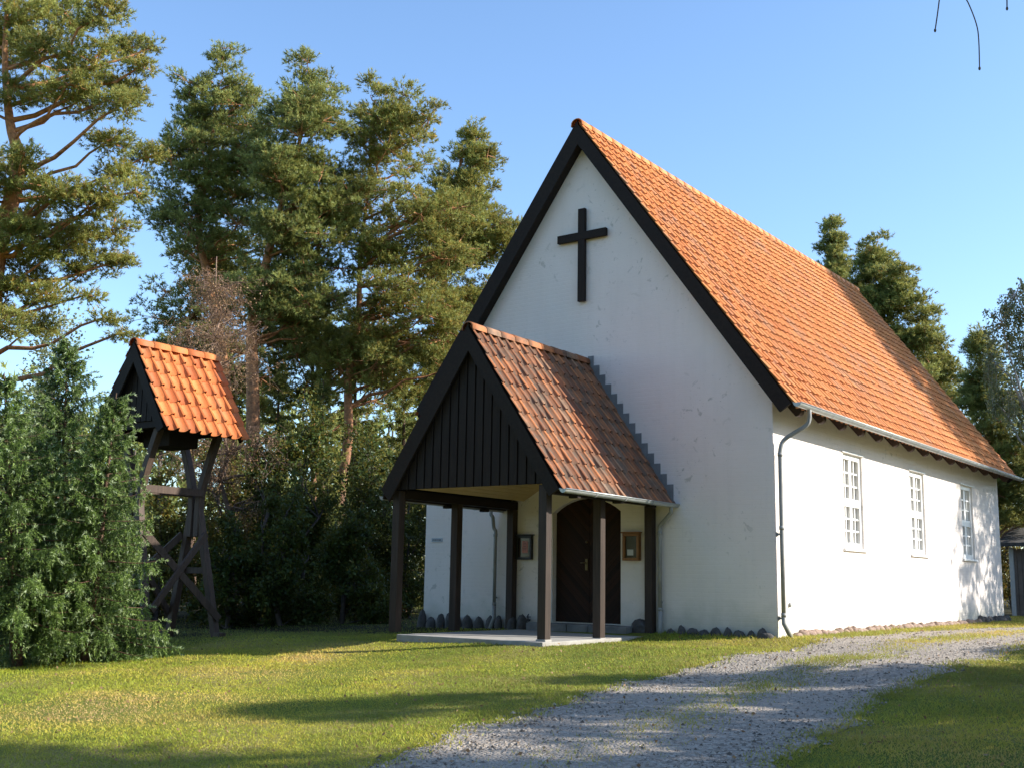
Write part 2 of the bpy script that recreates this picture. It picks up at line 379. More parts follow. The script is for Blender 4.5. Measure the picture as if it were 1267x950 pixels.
def tiled_roof(name, mat, parent, p0, udir, sdir, U, S, ncol, nrow, seed=1, amp=.05, lift=.015):
    """pantiles: p0 ridge corner, udir along the ridge, sdir down the slope"""
    rr = random.Random(seed)
    p0 = Vector(p0); u = Vector(udir).normalized(); sd = Vector(sdir).normalized(); n = sd.cross(u)
    if n.z < 0: n = -n
    cw = U/ncol; rh = S/nrow; mb = MB()
    prof = [(0, .45), (.09, .72), (.18, .62), (.27, .1), (.36, -.28), (.55, -.40), (.75, -.30), (.90, 0), (1.03, .42)]
    TRO = [0, 0, 0, .6, 1, 1, 1, .5]; tro = []
    for i in range(nrow):
        for j in range(ncol):
            r = rr.random(); jx = rr.uniform(-.004, .004); js = rr.uniform(-.008, .008); jl = rr.uniform(-.0015, .0025)
            vs = []
            for (q, l) in ((-.02, 0.), (1.06, 1.), (1.06, 2.)):
                for (a, h) in prof:
                    hh = h*amp+((lift+jl)*(.35+3.*max(0, h)) if l >= 1 else 0)-(.012 if l == 2 else 0)
                    vs.append(p0+u*((j+a)*cw+jx)+sd*((i+q)*rh+js*(l > 0))+n*(hh+.012))
            k = len(prof)
            fs = [(a, a+1, k+a+1, k+a) for a in range(k-1)]+[(k+a, k+a+1, 2*k+a+1, 2*k+a) for a in range(3, k-2)]
            b0 = len(mb.v); mb.add(vs, fs[:k-1], r, True); tro += TRO+TRO[3:k-2]
            mb.f += [tuple(b0+q for q in f) for f in fs[k-1:]]; mb.r += [r]*(k-5); mb.smooth += [False]*(k-5)
    o = mb.build(name, mat, parent); a_ = o.data.attributes.new('trough', 'FLOAT', 'FACE'); a_.data.foreach_set('value', tro); return o
def ridge_tiles(name, mat, parent, a, b, rad, n, pitch, seed=3):
    rr = random.Random(seed); a = Vector(a); b = Vector(b); d = (b-a); L = d.length/n; d.normalize(); x = d.cross(Vector((0, 0, 1)))
    mb = MB()
    for i in range(n):
        r = rr.random(); vs = []; K = 9
        for (s, e) in ((-.03, .008), (1.0, -.002)):
            for lay in (0, 1):
                for j in range(K):
                    an = PI*(j/(K-1)); R_ = rad+e+(.0 if lay == 0 else -.018)
                    vs.append(a+d*(L*(i+s))+x*(math.cos(an)*R_*1.05)+Vector((0, 0, 1))*(math.sin(an)*R_*.95-(.03 if j in (0, K-1) else 0)+rr.uniform(-.0015, .0015)))
        fs = [(j, j+1, 2*K+j+1, 2*K+j) for j in range(K-1)]+[(j, K+j, K+j+1, j+1) for j in range(K-1)]+[(2*K+j, 2*K+j+1, 3*K+j+1, 3*K+j) for j in range(K-1)]
        mb.add(vs, fs, r, True)
    return mb.build(name, mat, parent)
def gutter(name, mat, parent, a, b, rad, seg=1.6):
    a = Vector(a); b = Vector(b); d = (b-a); L = d.length; d.normalize(); x = d.cross(Vector((0, 0, 1))); mb = MB(); K = 9
    def ring(p, r_): return [p+x*(math.cos(an)*r_)+Vector((0, 0, 1))*(-math.sin(an)*r_) for an in [PI*j/(K-1) for j in range(K)]]
    vs = ring(a, rad)+ring(b, rad)+ring(a, rad-.006)+ring(b, rad-.006)
    fs = [(j, j+1, K+j+1, K+j) for j in range(K-1)]+[(2*K+j, 3*K+j, 3*K+j+1, 2*K+j+1) for j in range(K-1)]
    fs += [(0, K, 3*K, 2*K), (K-1, 3*K-1, 4*K-1, 2*K-1)]
    mb.add(vs, fs, None, True)
    for p in (a, b): mb.add(ring(p, rad), [tuple(range(K))])
    for sgn in (0, K-1):     # rolled lips
        mb.tube([vs[sgn], vs[K+sgn]], .011, 6)
    k = int(L/seg)
    for i in range(1, k+1):
        p = a+d*(L*i/(k+1)); v2 = ring(p-d*.025, rad+.006)+ring(p+d*.025, rad+.006)
        mb.add(v2, [(j, j+1, K+j+1, K+j) for j in range(K-1)]+[tuple(range(K)), tuple(range(K, 2*K))], None, True)
    return mb.build(name, mat, parent)
def smooth_path(pts, k=5):
    pts = [Vector(p) for p in pts]; out = []
    for i in range(len(pts)-1):
        p0 = pts[max(i-1, 0)]; p1 = pts[i]; p2 = pts[i+1]; p3 = pts[min(i+2, len(pts)-1)]
        for j in range(k):
            t = j/k
            out.append(.5*((2*p1)+(-p0+p2)*t+(2*p0-5*p1+4*p2-p3)*t*t+(-p0+3*p1-3*p2+p3)*t*t*t))
    out.append(pts[-1]); return out

def holed(mb, outer, holes, mk, depth_vec):
    """a flat wall face with openings; mk maps 2D to 3D; reveals go back by depth_vec"""
    rings = [outer]+holes
    vs = [mk(p) for rg in rings for p in rg]
    tri = tessellate_polygon([[Vector((p[0], p[1], 0)) for p in rg] for rg in rings])
    mb.add(vs, [tuple(t) for t in tri])
    for h in holes:
        n = len(h); a = [Vector(mk(p)) for p in h]; b = [p+Vector(depth_vec) for p in a]
        mb.add(a+b, [(i, (i+1) % n, n+(i+1) % n, n+i) for i in range(n)])

# ================================================================== CHURCH
CW, CL = 7.355, 14.36; MX = -CW/2; HR = 9.33; T = 1.376; OF, OB = .24, .22; EX = .42
church = empty('church')
tag(church, 'white limewashed church with a steep orange pantile roof, tall gable and timber porch', 'church')
def ztop(x): return HR-T*abs(x-MX)
eaveZ = ztop(0)-.14
mb = MB()
# front gable wall with the arched door opening
DX0, DX1, DZ0, DSP, DTOP = -4.31, -2.87, .10, 2.05, 2.30
arch = []
ch = (DX1-DX0)/2; rise = DTOP-DSP; RA = (ch*ch+rise*rise)/(2*rise); cxm = (DX0+DX1)/2
half = math.asin(ch/RA)
for i in range(13):
    a = -half+2*half*i/12; arch.append((cxm-RA*math.sin(a)*-1 if False else cxm+RA*math.sin(-a), DTOP-RA+RA*math.cos(a)))
door_poly = [(DX0, DZ0), (DX1, DZ0)]+arch
front = [(-CW, -.6), (0, -.6), (0, eaveZ), (MX, HR-.14), (-CW, eaveZ)]
holed(mb, front, [door_poly], lambda p: (p[0], 0, p[1]), (0, .22, 0))
WY = [3.2135+3.8673*i for i in range(3)]; WW = .8243; WZ0, WZ1 = 1.6054, 3.1462
wh = [[(y-.09, WZ0-.1), (y+WW+.09, WZ0-.1), (y+WW+.09, WZ1+.1), (y-.09, WZ1+.1)] for y in WY]
holed(mb, [(0, -.6), (CL, -.6), (CL, eaveZ), (0, eaveZ)], wh, lambda p: (0, p[0], p[1]), (-.14, 0, 0))
holed(mb, [(0, -.6), (CL, -.6), (CL, eaveZ), (0, eaveZ)], wh, lambda p: (-CW, p[0], p[1]), (.14, 0, 0))
mb.add([(p[0], CL, p[1]) for p in front], [(0, 1, 2, 3, 4)])
wall = mb.build('wall', 'wall', church)

# roof: boarding, tiles, ridge, barge boards
mb = MB()
for s in (1, -1):
    xe = MX+s*(CW/2+(EX if s > 0 else .14))
    mb.prism([(MX, HR-.012), (xe, ztop(xe)-.012), (xe, ztop(xe)-.07), (MX, HR-.07-.02)][::s], 1, -OF+.05, CL+OB-.05)
deck = mb.build('roof_boarding', 'wood_dark_x', church)
SL = (CW/2+EX+.05)*math.hypot(1, T)
roof = tiled_roof('roof_tiles', 'tile_church', church, (MX, -OF-.02, HR), (0, 1, 0), (1, 0, -T), CL+OF+OB+.04, SL, 68, 28, 11)
tiled_roof('roof_tiles', 'tile_church', church, (MX, -OF+.047, HR), (0, 1, 0), (-1, 0, -T), CL+OF+OB-.1, SL-.30*math.hypot(1, T), 67, 27, 12)
ridge_tiles('ridge_tiles', 'tile_church', church, (MX, -OF-.03, HR-.025), (MX, CL+OB+.03, HR-.025), .115, 40, T)
def barge(mb, mx, hz, t, xe, y0, y1, vert):
    s = 1 if xe > mx else -1
    ze = hz-t*abs(xe-mx); L = math.hypot(1, t); w = vert/L     # perpendicular width
    cut = (xe-s*w*t/L*1.0, ze-w/L)
    tp_ = -.014 if s > 0 else .085
    poly = [(mx, hz+tp_), (xe, ze+tp_), (cut[0], cut[1]-.0), (mx, hz-vert)]
    mb.prism(poly if s > 0 else poly[::-1], 1, y0, y1)
for y0, y1 in ((-OF, -OF+.046), (CL+OB-.046, CL+OB)):
    for s in (1, -1):
        mb = MB(); barge(mb, MX, HR, T, MX+s*(CW/2+(EX if s > 0 else .14)), y0, y1, .41); mb.build('barge_board', 'wood_dark_x', church)
# soffit battens behind the front barge boards
mb = MB()
for s in (1, -1):
    xe = MX+s*(CW/2+.12)
    mb.prism([(MX, HR-.10), (xe, ztop(xe)-.10), (xe, ztop(xe)-.36), (MX, HR-.36)][::s], 1, -OF+.05, -.003)
mb.build('verge_soffit', 'wood_dark_x', church)
# rafter tails
nr = 15
for s, x0 in ((1, 0.),):
    for i in range(nr):
        y = .42+i*(CL-.75)/(nr-1)
        mb = MB(); zt = ztop(0)-.085
        poly = [(0.003, zt), (EX-.05, zt-T*(EX-.05))]
        for k in range(7):
            a = -.35+k*(PI*.62)/6
            poly.append((EX-.16+.10*math.cos(a)-.01, zt-T*(EX-.05)-.02-.085*math.sin(a)-.02))
        poly += [(.08, zt-T*.3-.02), (0.003, zt-.30)]
        mb.prism([(x0+s*p[0], p[1]) for p in poly][::-s], 1, y-.07, y+.07); mb.build('rafter_tail', 'wood_rafter', church, .004)
GX = EX+.115; GZ = ztop(EX)-.015
g = gutter('gutter', 'metal', church, (GX, -OF-.03, GZ), (GX, CL+OB+.06, GZ-.02), .066)
gutter('gutter', 'metal', church, (-CW-.24, -OF+.35, ztop(.14)-.03), (-CW-.24, CL+OB+.06, ztop(.14)-.05), .066)
# downpipe by the near corner
mb = MB()
mb.tube(smooth_path([(GX, .22, GZ-.05), (GX, .22, GZ-.2), (GX-.06, .20, GZ-.32), (.17, .10, GZ-.52), (.10, .06, GZ-.68), (.09, .06, GZ-.9)], 5)+[(.09, .06, 1.5), (.09, .06, .35)], .036, 10)
mb.tube([(.09, .06, .36), (.09, .06, .22), (.20, .10, -.02)], .038, 10)
for z in (2.9, 1.72, .35): mb.tube([(.09, .06, z-.03), (.09, .06, z+.03)], .043, 10)
dp = mb.build('downpipe', 'metal_old', church)
for z in (1.62, .30):
    b = MB(); b.box((.045, .06, z), (.09, .02, .03)); b.box((.012, .06, z), (.02, .07, .06)); b.build('pipe_bracket', 'metal_old', dp)
b = MB(); b.tube([(.002, .50, .505), (.03, .50, .505)], .035, 12); b.build('wall_vent', 'metal_old', church)
# windows
def church_window(x, y0, s):
    fr = MB(); z0, z1 = WZ0-.1, WZ1+.1; ya, yb = y0-.09, y0+WW+.09; X = x-s*.085
    def bar(yc, zc, w, h, d=.05, xo=0): fr.box((X+s*xo, yc, zc), (d, w, h))
    bar(ya+.045, (z0+z1)/2, .09, z1-z0, .09); bar(yb-.045, (z0+z1)/2, .09, z1-z0, .09)
    for z in (z0+.05, z1-.05): bar((ya+yb)/2, z, yb-ya-.182, .10, .09)
    cy = (ya+yb)/2; zm = (WZ0+WZ1)/2-.03
    bar(cy, zm, WW-.002, .15, .07)
    for za, zb in ((WZ0, zm-.075), (zm+.075, WZ1)):
        bar(cy, (za+zb)/2, .13, zb-za-.002, .06)
        for yy in (y0+WW*.22, y0+WW*.78): bar(yy, (za+zb)/2, .035, zb-za-.002, .035)
        for k in (1, 2):
            z = za+(zb-za)*k/3
            for q0, q1 in ((y0, y0+WW*.22-.018), (y0+WW*.22+.018, cy-.066), (cy+.066, y0+WW*.78-.018), (y0+WW*.78+.018, y0+WW)):
                bar((q0+q1)/2, z, q1-q0-.002, .035, .033)
    f = fr.build('window', 'white_paint', church, .003)
    g = MB(); g.box((X-s*.03, cy, (z0+z1)/2), (.006, yb-ya-.10, z1-z0-.10)); g.build('panes', 'glass', f)
    c = MB(); c.box((x+s*.006, cy, z1+.02), (.04, yb-ya+.12, .03)); c.build('lintel_board', 'white_paint', f, .004)
    c = MB(); c.box((x+s*.012, cy, z0-.03), (.07, yb-ya+.2, .05)); c.build('sill', 'white_paint', f, .006)
for y in WY: church_window(0, y, 1)
for y in WY: church_window(-CW, y, -1)
# door
for side in (0, 1):
    xs = [p for p in arch if (p[0] >= cxm-1e-6 if side else p[0] <= cxm+1e-6)]
    if side: poly = [(cxm+.004, DZ0), (DX1-.004, DZ0)]+[(min(p[0], DX1-.004), p[1]-.004) for p in xs]; poly[-1] = (cxm+.004, poly[-1][1])
    else: poly = [(DX0+.004, DZ0), (cxm-.004, DZ0)]+[(max(p[0], DX0+.004), p[1]-.004) for p in xs]; poly[2] = (cxm-.004, poly[2][1])
    mb = MB(); mb.prism(poly, 1, .12, .18); lf = mb.build('door_leaf', 'door', church)
    if side == 0:
        h = MB(); h.box((cxm-.06, .113, 1.12), (.05, .012, .2)); h.tube([(cxm-.06, .10, 1.15), (cxm-.06, .07, 1.15), (cxm-.16, .07, 1.15)], .009, 8); h.build('door_handle', 'brass', lf)
        h = MB(); h.tube([(cxm-.06, .12, 1.52), (cxm-.06, .105, 1.52)], .022, 12); h.build('lock', 'brass', lf)
# stone steps at the door
mb = MB(); rr = random.Random(5)
x = -4.62
while x < -2.62:
    w = rr.uniform(.28, .5); mb.box((x+w/2, -.19, -.02+rr.uniform(-.005, .005)), (w-.015, .38, .20)); x += w
mb.build('door_step', 'step', church, .015)
mb = MB(); mb.box(((DX0+DX1)/2, .10, .07), (1.43, .2, .05)); mb.build('threshold', 'step', church, .008)

# ------------------------------------------------------------------ porch (fixed to the church)
PM, PW, PD, HP, TP, OP, EP = -3.615, 2.907, 3.32, 4.78, 1.479, .14, .31
def pz(x): return HP-TP*abs(x-PM)
pe = PW/2+EP
for s in (1, -1):
    y_ = -.01 if s > 0 else .041
    tiled_roof('porch_roof_tiles', 'tile_porch', church, (PM, -PD-OP+y_, HP), (0, 1, 0), (s, 0, -TP), PD+OP-y_-.003, (pe+(.04 if s > 0 else -.05))*math.hypot(1, TP), 16, 11, 20+s)
ridge_tiles('porch_ridge_tiles', 'tile_porch', church, (PM, -PD-OP-.02, HP-.02), (PM, -.01, HP-.02), .105, 9, TP, 5)
mb = MB()
for s in (1, -1):
    mb.prism([(PM, HP-.012), (PM+s*pe, pz(PM+pe)-.012), (PM+s*pe, pz(PM+pe)-.07), (PM, HP-.09)][::s], 1, -PD-OP+.045, -.004)
mb.build('porch_roof_boarding', 'wood_dark_x', church)
for s in (1, -1):
    mb = MB(); barge(mb, PM, HP, TP, PM+s*(pe+.0), -PD-OP, -PD-OP+.04, .38); mb.build('porch_barge_board', 'wood_dark_x', church)
# boarded gable: wide boards with gaps covered by battens
mb = MB(); bw = .165; zb = 2.25; n = 18
for i in range(n):
    xa = PM-PW/2-.14+i*(PW+.14)/n; xb = xa+(PW+.14)/n-.03
    def zt(x): return pz(x)-.12
    if xa < PM < xb: poly = [(xa, zb), (xb, zb), (xb, zt(xb)), (PM, zt(PM)), (xa, zt(xa))]
    else: poly = [(xa, zb), (xb, zb), (xb, zt(xb)), (xa, zt(xa))]
    mb.prism(poly, 1, -PD-.03, -PD)
mb.build('porch_gable_boards', 'wood_dark', church, .003)
mb = MB(); mb.prism([(PM-PW/2, zb+.004), (PM+PW/2, zb+.004), (PM+PW/2, pz(PM+PW/2)-.14), (PM, pz(PM)-.14), (PM-PW/2, pz(PM+PW/2)-.14)], 1, -PD+.003, -PD+.022)
mb.build('porch_gable_backing', 'wood_dark', church)
PS = .145
def post(x, y, z0, z1): 
    m_ = MB(); m_.box((x, y, (z0+z1)/2), (PS, PS, z1-z0)); return m_.build('porch_post', 'wood_post', church, .006)
xr, xl = PM+PW/2-PS/2, PM-PW/2+PS/2-.17
for x in (xr, xl):
    for y, zf in ((-PD+PS/2, -.03), (-1.80+PS/2, -.05), (-.09, -.04)):
        post(x, y, zf, 2.115 if y > -PD+PS else 2.24)
        if y < -.5 and x > PM:
            m_ = MB(); m_.box((x, y, zf-.10), (PS+.03, PS+.03, .21)); m_.build('post_footing', 'concrete', church, .01)
for x in (xr, xl):
    mb = MB(); mb.box((x, -PD/2+PS/2+.0, 2.19), (PS-.004, PD-PS-.02, .145)); mb.build('porch_eave_beam', 'wood_dark_x', church, .005)
# shallow vaulted ceiling of yellow pine boards
mb = MB(); cz0, cz1 = 2.275, 3.02; xc = PW/2-.10
for s in (1, -1):
    nb = 14
    for k in range(nb):
        a0 = k/nb; a1 = (k+1)/nb-.006
        p = lambda a: (PM+s*xc*(1-a), cz0+(cz1-cz0)*a)
        A, B = p(a0), p(a1)
        poly = [A, B, (B[0], B[1]+.015), (A[0], A[1]+.015)]
        mb.prism(poly if s < 0 else poly[::-1], 1, -PD+.026, -.004)
mb.build('porch_ceiling', 'wood_pine', church)
# porch gutters and downpipes
for s in (1, -1):
    gx = PM+s*(pe+.085); gz = pz(PM+pe)-.02
    gutter('porch_gutter', 'metal' if s > 0 else 'metal_old', church, (gx, -PD-OP+(-.02 if s > 0 else .12), gz), (gx, .0-.006, gz-.02), .058, .9)
    mb = MB(); wx = PM+s*(PW/2+.02)+s*.09
    if s < 0: gx -= .12; wx = -5.56
    mb.tube(smooth_path([(gx, -.20, gz-.05), (gx, -.20, gz-.12), (gx-s*.03, -.18, gz-.18), (wx+s*.03, -.10, gz-.36), (wx, -.08, gz-.42), (wx, -.08, gz-.52)], 5)+[(wx, -.08, .35)], .034, 10)
    mb.tube([(wx, -.08, .37), (wx, -.08, .12), (wx+s*.03, -.16, -.08)], .04, 10)
    for z in (gz-.5, .38): mb.tube([(wx, -.08, z-.025), (wx, -.08, z+.025)], .042, 10)
    d_ = mb.build('porch_downpipe', 'metal_old', church)
    b = MB(); b.box((wx, -.04, .5), (.02, .07, .03)); b.build('pipe_bracket', 'metal_old', d_)
for s in (1, -1):   # gutter hooks under the eave
    for y in (-3.0, -1.75, -.7):
        b = MB(); b.box((PM+s*(pe-.02), y, pz(PM+pe)-.10), (.16, .09, .05)); b.build('porch_rafter_tail', 'wood_dark_x', church, .004)
# stepped lead flashing where the porch roof meets the gable
for s in (1, -1):
    mb = MB(); n = 14
    for i in range(n):
        x0_, x1_ = PM+s*(.05+i*(pe-.02)/n), PM+s*(.05+(i+1)*(pe-.02)/n)
        z1_ = pz(x0_)+.17; z0_ = pz(x1_)-.02
        xa, xb = min(x0_, x1_), max(x0_, x1_)
        mb.prism([(xa, z0_), (xb-.002, z0_), (xb-.002, z1_), (xa, z1_)], 1, -.012-(.004 if i % 2 else 0), -.003)
    mb.build('step_flashing', 'lead', church)
# paved porch floor
mb = MB(); mb.box((PM+.10, -PD/2-.08, -.165), (PW-.08, PD+.14, .22)); slab = mb.build('porch_floor', 'concrete', church, .012)

# ------------------------------------------------------------------ cross, cases, plates on the gable
cross = empty('cross'); tag(cross, 'large plain dark wooden cross fixed high on the white gable', 'cross')
mb = MB(); mb.box((MX, -.06, (7.70+5.914)/2), (.15, .07, 7.70-5.914)); mb.build('upright', 'wood_dark', cross, .004)
mb = MB(); mb.box((MX, -.061, 7.1675), (1.072, .074, .15)); mb.build('crossbar', 'wood_dark_x', cross, .004)
finish(cross, (MX, 0, 5.914))
nb = empty('notice_case'); tag(nb, 'small black notice case with a pink sheet, left of the church door', 'notice board')
mb = MB(); xa, xb, za, zb_ = -5.09, -4.74, 1.20, 1.64
def frame(mb, xa, xb, za, zb, w, y0, d):
    mb.box(((xa+xb)/2, y0-d/2, za+w/2), (xb-xa, d, w)); mb.box(((xa+xb)/2, y0-d/2, zb-w/2), (xb-xa, d, w))
    mb.box((xa+w/2, y0-d/2, (za+zb)/2), (w, d, zb-za-2*w-.002)); mb.box((xb-w/2, y0-d/2, (za+zb)/2), (w, d, zb-za-2*w-.002))
frame(mb, xa, xb, za, zb_, .045, 0, .07); mb.box(((xa+xb)/2, -.045, zb_+.012), (xb-xa+.05, .11, .02)); mb.build('frame', 'black_paint', nb, .004)
mb = MB(); mb.box(((xa+xb)/2, -.018, (za+zb_)/2), (xb-xa-.092, .03, zb_-za-.092)); bk = mb.build('backboard', 'caseglass', nb)
mb = MB(); mb.box((-4.905, -.037, 1.43), (.13, .006, .22)); pp = mb.build('notice', 'paper', nb)
mb = MB()
for k in range(5): mb.box((-4.905, -.0415, 1.50-k*.03), (.09 if k % 2 else .07, .002, .008))
mb.build('printed_lines', 'ink', pp)
finish(nb, (-4.915, 0, 1.2))
nc = empty('display_case'); tag(nc, 'small glazed oak display case on the wall right of the church door', 'display case')
xa, xb, za, zb_ = -2.79, -2.46, 1.19, 1.66
mb = MB(); frame(mb, xa, xb, za, zb_, .05, 0, .09); mb.build('frame', 'wood_oak', nc, .006)
mb = MB(); mb.box(((xa+xb)/2, -.045, zb_+.012), (xb-xa+.04, .12, .022)); mb.build('cornice', 'wood_oak', nc, .004)
mb = MB(); mb.box(((xa+xb)/2, -.03, (za+zb_)/2), (xb-xa-.102, .05, zb_-za-.102)); mb.build('pane', 'caseglass', nc)
mb = MB(); mb.box(((xa+xb)/2-.02, -.058, za+.14), (.12, .005, .10)); mb.build('leaflets', 'paper_w', nc)
finish(nc, (-2.625, 0, 1.19))
ws = empty('wall_plate'); tag(ws, 'small rectangular enamel plate with faint lettering near the left corner of the gable', 'sign')
mb = MB(); mb.box((-7.055, -.008, 1.575), (.27, .012, .075)); mb.build('plate', 'enamel', ws, .002)
mb = MB(); rr = random.Random(4); x = -7.16
while x < -6.96: mb.box((x, -.0155, 1.575), (.012, .002, rr.choice((.02, .03)))); x += .02
mb.build('lettering', 'ink', ws); finish(ws, (-7.055, 0, 1.54))
# hand bell / boot scraper by the steps
bs = empty('boot_scraper'); tag(bs, 'small dark iron boot scraper beside the stone steps left of the church door', 'boot scraper')
mb = MB(); mb.box((-4.74, -.12, .115), (.05, .05, .03)); mb.build('foot', 'black_paint', bs)
mb = MB(); mb.tube([(-4.75, -.12, .12), (-4.76, -.12, .19), (-4.74, -.12, .22)], .012, 6); mb.box((-4.74, -.12, .17), (.09, .012, .015)); mb.build('blade', 'black_paint', bs)
finish(bs, (-4.74, -.12, .1))

# ------------------------------------------------------------------ field stones along the foot of the walls
def stone(x, y, z, rx, ry, rz, seed, mat, label, group=None, pw=.8):
    mb = MB(); mb.blob((0, 0, 0), rx, ry, rz, seed, 10, 7, False, .16, pw)
    o = mb.build('field_stone', mat, None); o.location = (x, y, z); tag(o, label, 'stone', group)
rr = random.Random(9)
x = -7.42; k = 0
while x < -5.2:
    w = rr.uniform(.17, .25); h = rr.uniform(.18, .26) if x > -7.35 else .3
    stone(x+w/2, -.07-rr.uniform(0, .04), gh(x, -.2)+.02, w*.43, .09, h, k, 'stone', 'dark upright field stone under the gable, seen through the porch', 'field stones under the gable left of the door'); x += w+rr.uniform(0, .05); k += 1
for x, w, h in ((-5.12, .2, .17), (-4.9, .24, .20)):
    stone(x, -.1, 0, w*.5, .1, h, k, 'stone', 'rounded field stone on the porch floor left of the door steps', 'field stones beside the porch steps'); k += 1
stone(-2.42, -.1, 0, .19, .11, .19, 77, 'stone', 'wide rounded field stone on the porch floor below the oak case')
x = -1.95
while x < -.28:
    w = rr.uniform(.14, .24); h = rr.uniform(.13, .22)
    stone(x+w/2, -.06-rr.uniform(0, .03), -.06, w*.52, .085, h, k, 'stone', 'dark field stone at the foot of the gable between porch and right corner', 'field stones under the gable right of the porch'); x += w+rr.uniform(-.01, .03); k += 1
stone(-.14, -.09, -.02, .15, .1, .09, 300, 'stone', 'low flat grey stone at the right front corner of the church')
y = .55
while y < CL+.1:
    w = rr.uniform(.16, .30); far = y > 11.6; h = rr.uniform(.11, .17) if far else rr.uniform(.07, .12)
    stone(.05+rr.uniform(0, .03), y+w/2, -.01, .09, w*.5, h, k, 'stone' if far else 'stone_red',
          'dark field stone at the shaded far end of the long side wall' if far else 'low reddish stone along the sunlit side wall of the church',
          'dark stones at the far end of the side wall' if far else 'reddish stones along the side wall'); y += w+rr.uniform(-.01, .04); k += 1

# ================================================================== BELL TOWER
tw = empty('bell_tower'); tag(tw, 'small timber bell tower on splayed legs under a steep orange tiled roof', 'bell tower')
TX, TY0, TY1, TZ, TT = -9.45, -5.52, -3.72, 4.80, 1.57; TE = .97
def tz(x): return TZ-TT*abs(x-TX)
for s in (1, -1):
    tiled_roof('roof_tiles', 'tile_tower', tw, (TX, TY0-.01, TZ), (0, 1, 0), (s, 0, -TT), TY1-TY0, (TE+.03)*math.hypot(1, TT), 8, 6, 40+s, .05, .022)
ridge_tiles('ridge_tiles', 'tile_tower', tw, (TX, TY0-.02, TZ-.02), (TX, TY1+.02, TZ-.02), .11, 5, TT, 8)
mb = MB()
for s in (1, -1): mb.prism([(TX, TZ-.012), (TX+s*TE, tz(TX+TE)-.012), (TX+s*TE, tz(TX+TE)-.06), (TX, TZ-.08)][::s], 1, TY0+.04, TY1-.04)
mb.build('roof_boarding', 'wood_dark_x', tw)
for y0, y1 in ((TY0, TY0+.035), (TY1-.035, TY1)):
    for s in (1, -1):
        mb = MB(); barge(mb, TX, TZ, TT, TX+s*TE, y0, y1, .34); mb.build('barge_board', 'wood_dark_x', tw)
for y0 in (TY0+.13, TY1-.16):
    mb = MB(); n = 10; hw = .78
    for i in range(n):
        xa = TX-hw+i*2*hw/n; xb = xa+2*hw/n-.022
        zt = lambda x: tz(x)-.09
        poly = [(xa, 3.42), (xb, 3.42), (xb, zt(xb)), (xa, zt(xa))]
        if min(zt(xa), zt(xb)) > 3.45: mb.prism(poly, 1, y0, y0+.025)
    mb.build('gable_boards', 'wood_dark', tw)
    mb = MB(); mb.prism([(TX-hw, 3.424), (TX+hw, 3.424), (TX+hw, tz(TX+hw)-.1), (TX, TZ-.1), (TX-hw, tz(TX+hw)-.1)], 1, y0+.028, y0+.04); mb.build('gable_backing', 'wood_dark', tw)
for y in (TY0+.22, TY1-.22):
    mb = MB(); mb.box((TX, y, 3.36), (1.62, .13, .12)); mb.build('tie_beam', 'wood_dark_x', tw, .006)
for x in (TX-.70, TX+.70):
    mb = MB(); mb.box((x, (TY0+TY1)/2, 3.30+.14), (.12, TY1-TY0-.1, .12)); mb.build('wall_plate_beam', 'wood_dark_x', tw, .006)
mb = MB(); mb.box((TX, (TY0+TY1)/2, 3.22), (.74, .62, .36)); mb.build('bell_housing', 'wood_dark', tw, .01)
gz_ = gh(TX+.7, -4.6)
for s in (1, -1):
    for y, yf in ((-5.25, -5.32), (-3.98, -3.88)):
        mb = MB()
        mb.beam((TX+s*.70, yf, gz_-.15), (TX+s*.085, y+.0, 2.02), .12, .12, (0, 1, 0))
        mb.build('leg', 'wood_grey', tw, .008)
        mb = MB(); p = [(TX+s*.10, y+.002, 1.50), (TX+s*.10, y+.002, 2.16), (TX+s*.22, y+.002, 2.62), (TX+s*.50, y+.002, 3.30)]
        pts = smooth_path(p, 5)
        # curved brace, square in section
        vs = []; 
        for i, q in enumerate(pts):
            d = (pts[min(i+1, len(pts)-1)]-pts[max(i-1, 0)]).normalized(); nx = Vector((d.z, 0, -d.x))
            for a, b in ((-1, -1), (1, -1), (1, 1), (-1, 1)): vs.append(q+nx*(a*.062)+Vector((0, b*.062, 0)))
        K = len(pts); fs = [(i*4+j, i*4+(j+1) % 4, (i+1)*4+(j+1) % 4, (i+1)*4+j) for i in range(K-1) for j in range(4)]+[(3, 2, 1, 0), tuple((K-1)*4+j for j in range(4))]
        mb.add(vs, fs); mb.build('upper_post', 'wood_grey', tw, .006)
        mb = MB(); mb.box((TX+s*.74, yf, gz_+.02), (.17, .15, .26)); mb.build('leg_foot', 'wood_grey', tw, .01)
    xo = s*.072
    mb = MB(); mb.beam((TX+s*.10+xo, -5.22, 2.28), (TX+s*.10+xo, -3.98, 2.28), .045, .13); mb.build('rail', 'wood_grey', tw, .004)
    fx = lambda z: TX+s*(.085+(.70-.085)*(2.02-z)/(2.02-gz_))+s*.075
    mb = MB(); mb.beam((fx(1.52), -5.24, 1.52), (fx(.06), -3.86, .06), .05, .12); mb.build('cross_brace', 'wood_grey', tw, .004)
    mb = MB(); mb.beam((fx(1.55)+s*.052, -3.98, 1.55), (fx(.22)+s*.052, -5.30, .22), .05, .12); mb.build('cross_brace', 'wood_grey', tw, .004)
for y in (-5.25, -3.98):
    mb = MB(); mb.beam((TX-.36, y+.09, .9), (TX+.36, y+.09, .9), .045, .11); mb.build('rail', 'wood_grey', tw, .004)
finish(tw, (TX, -4.6, gz_))

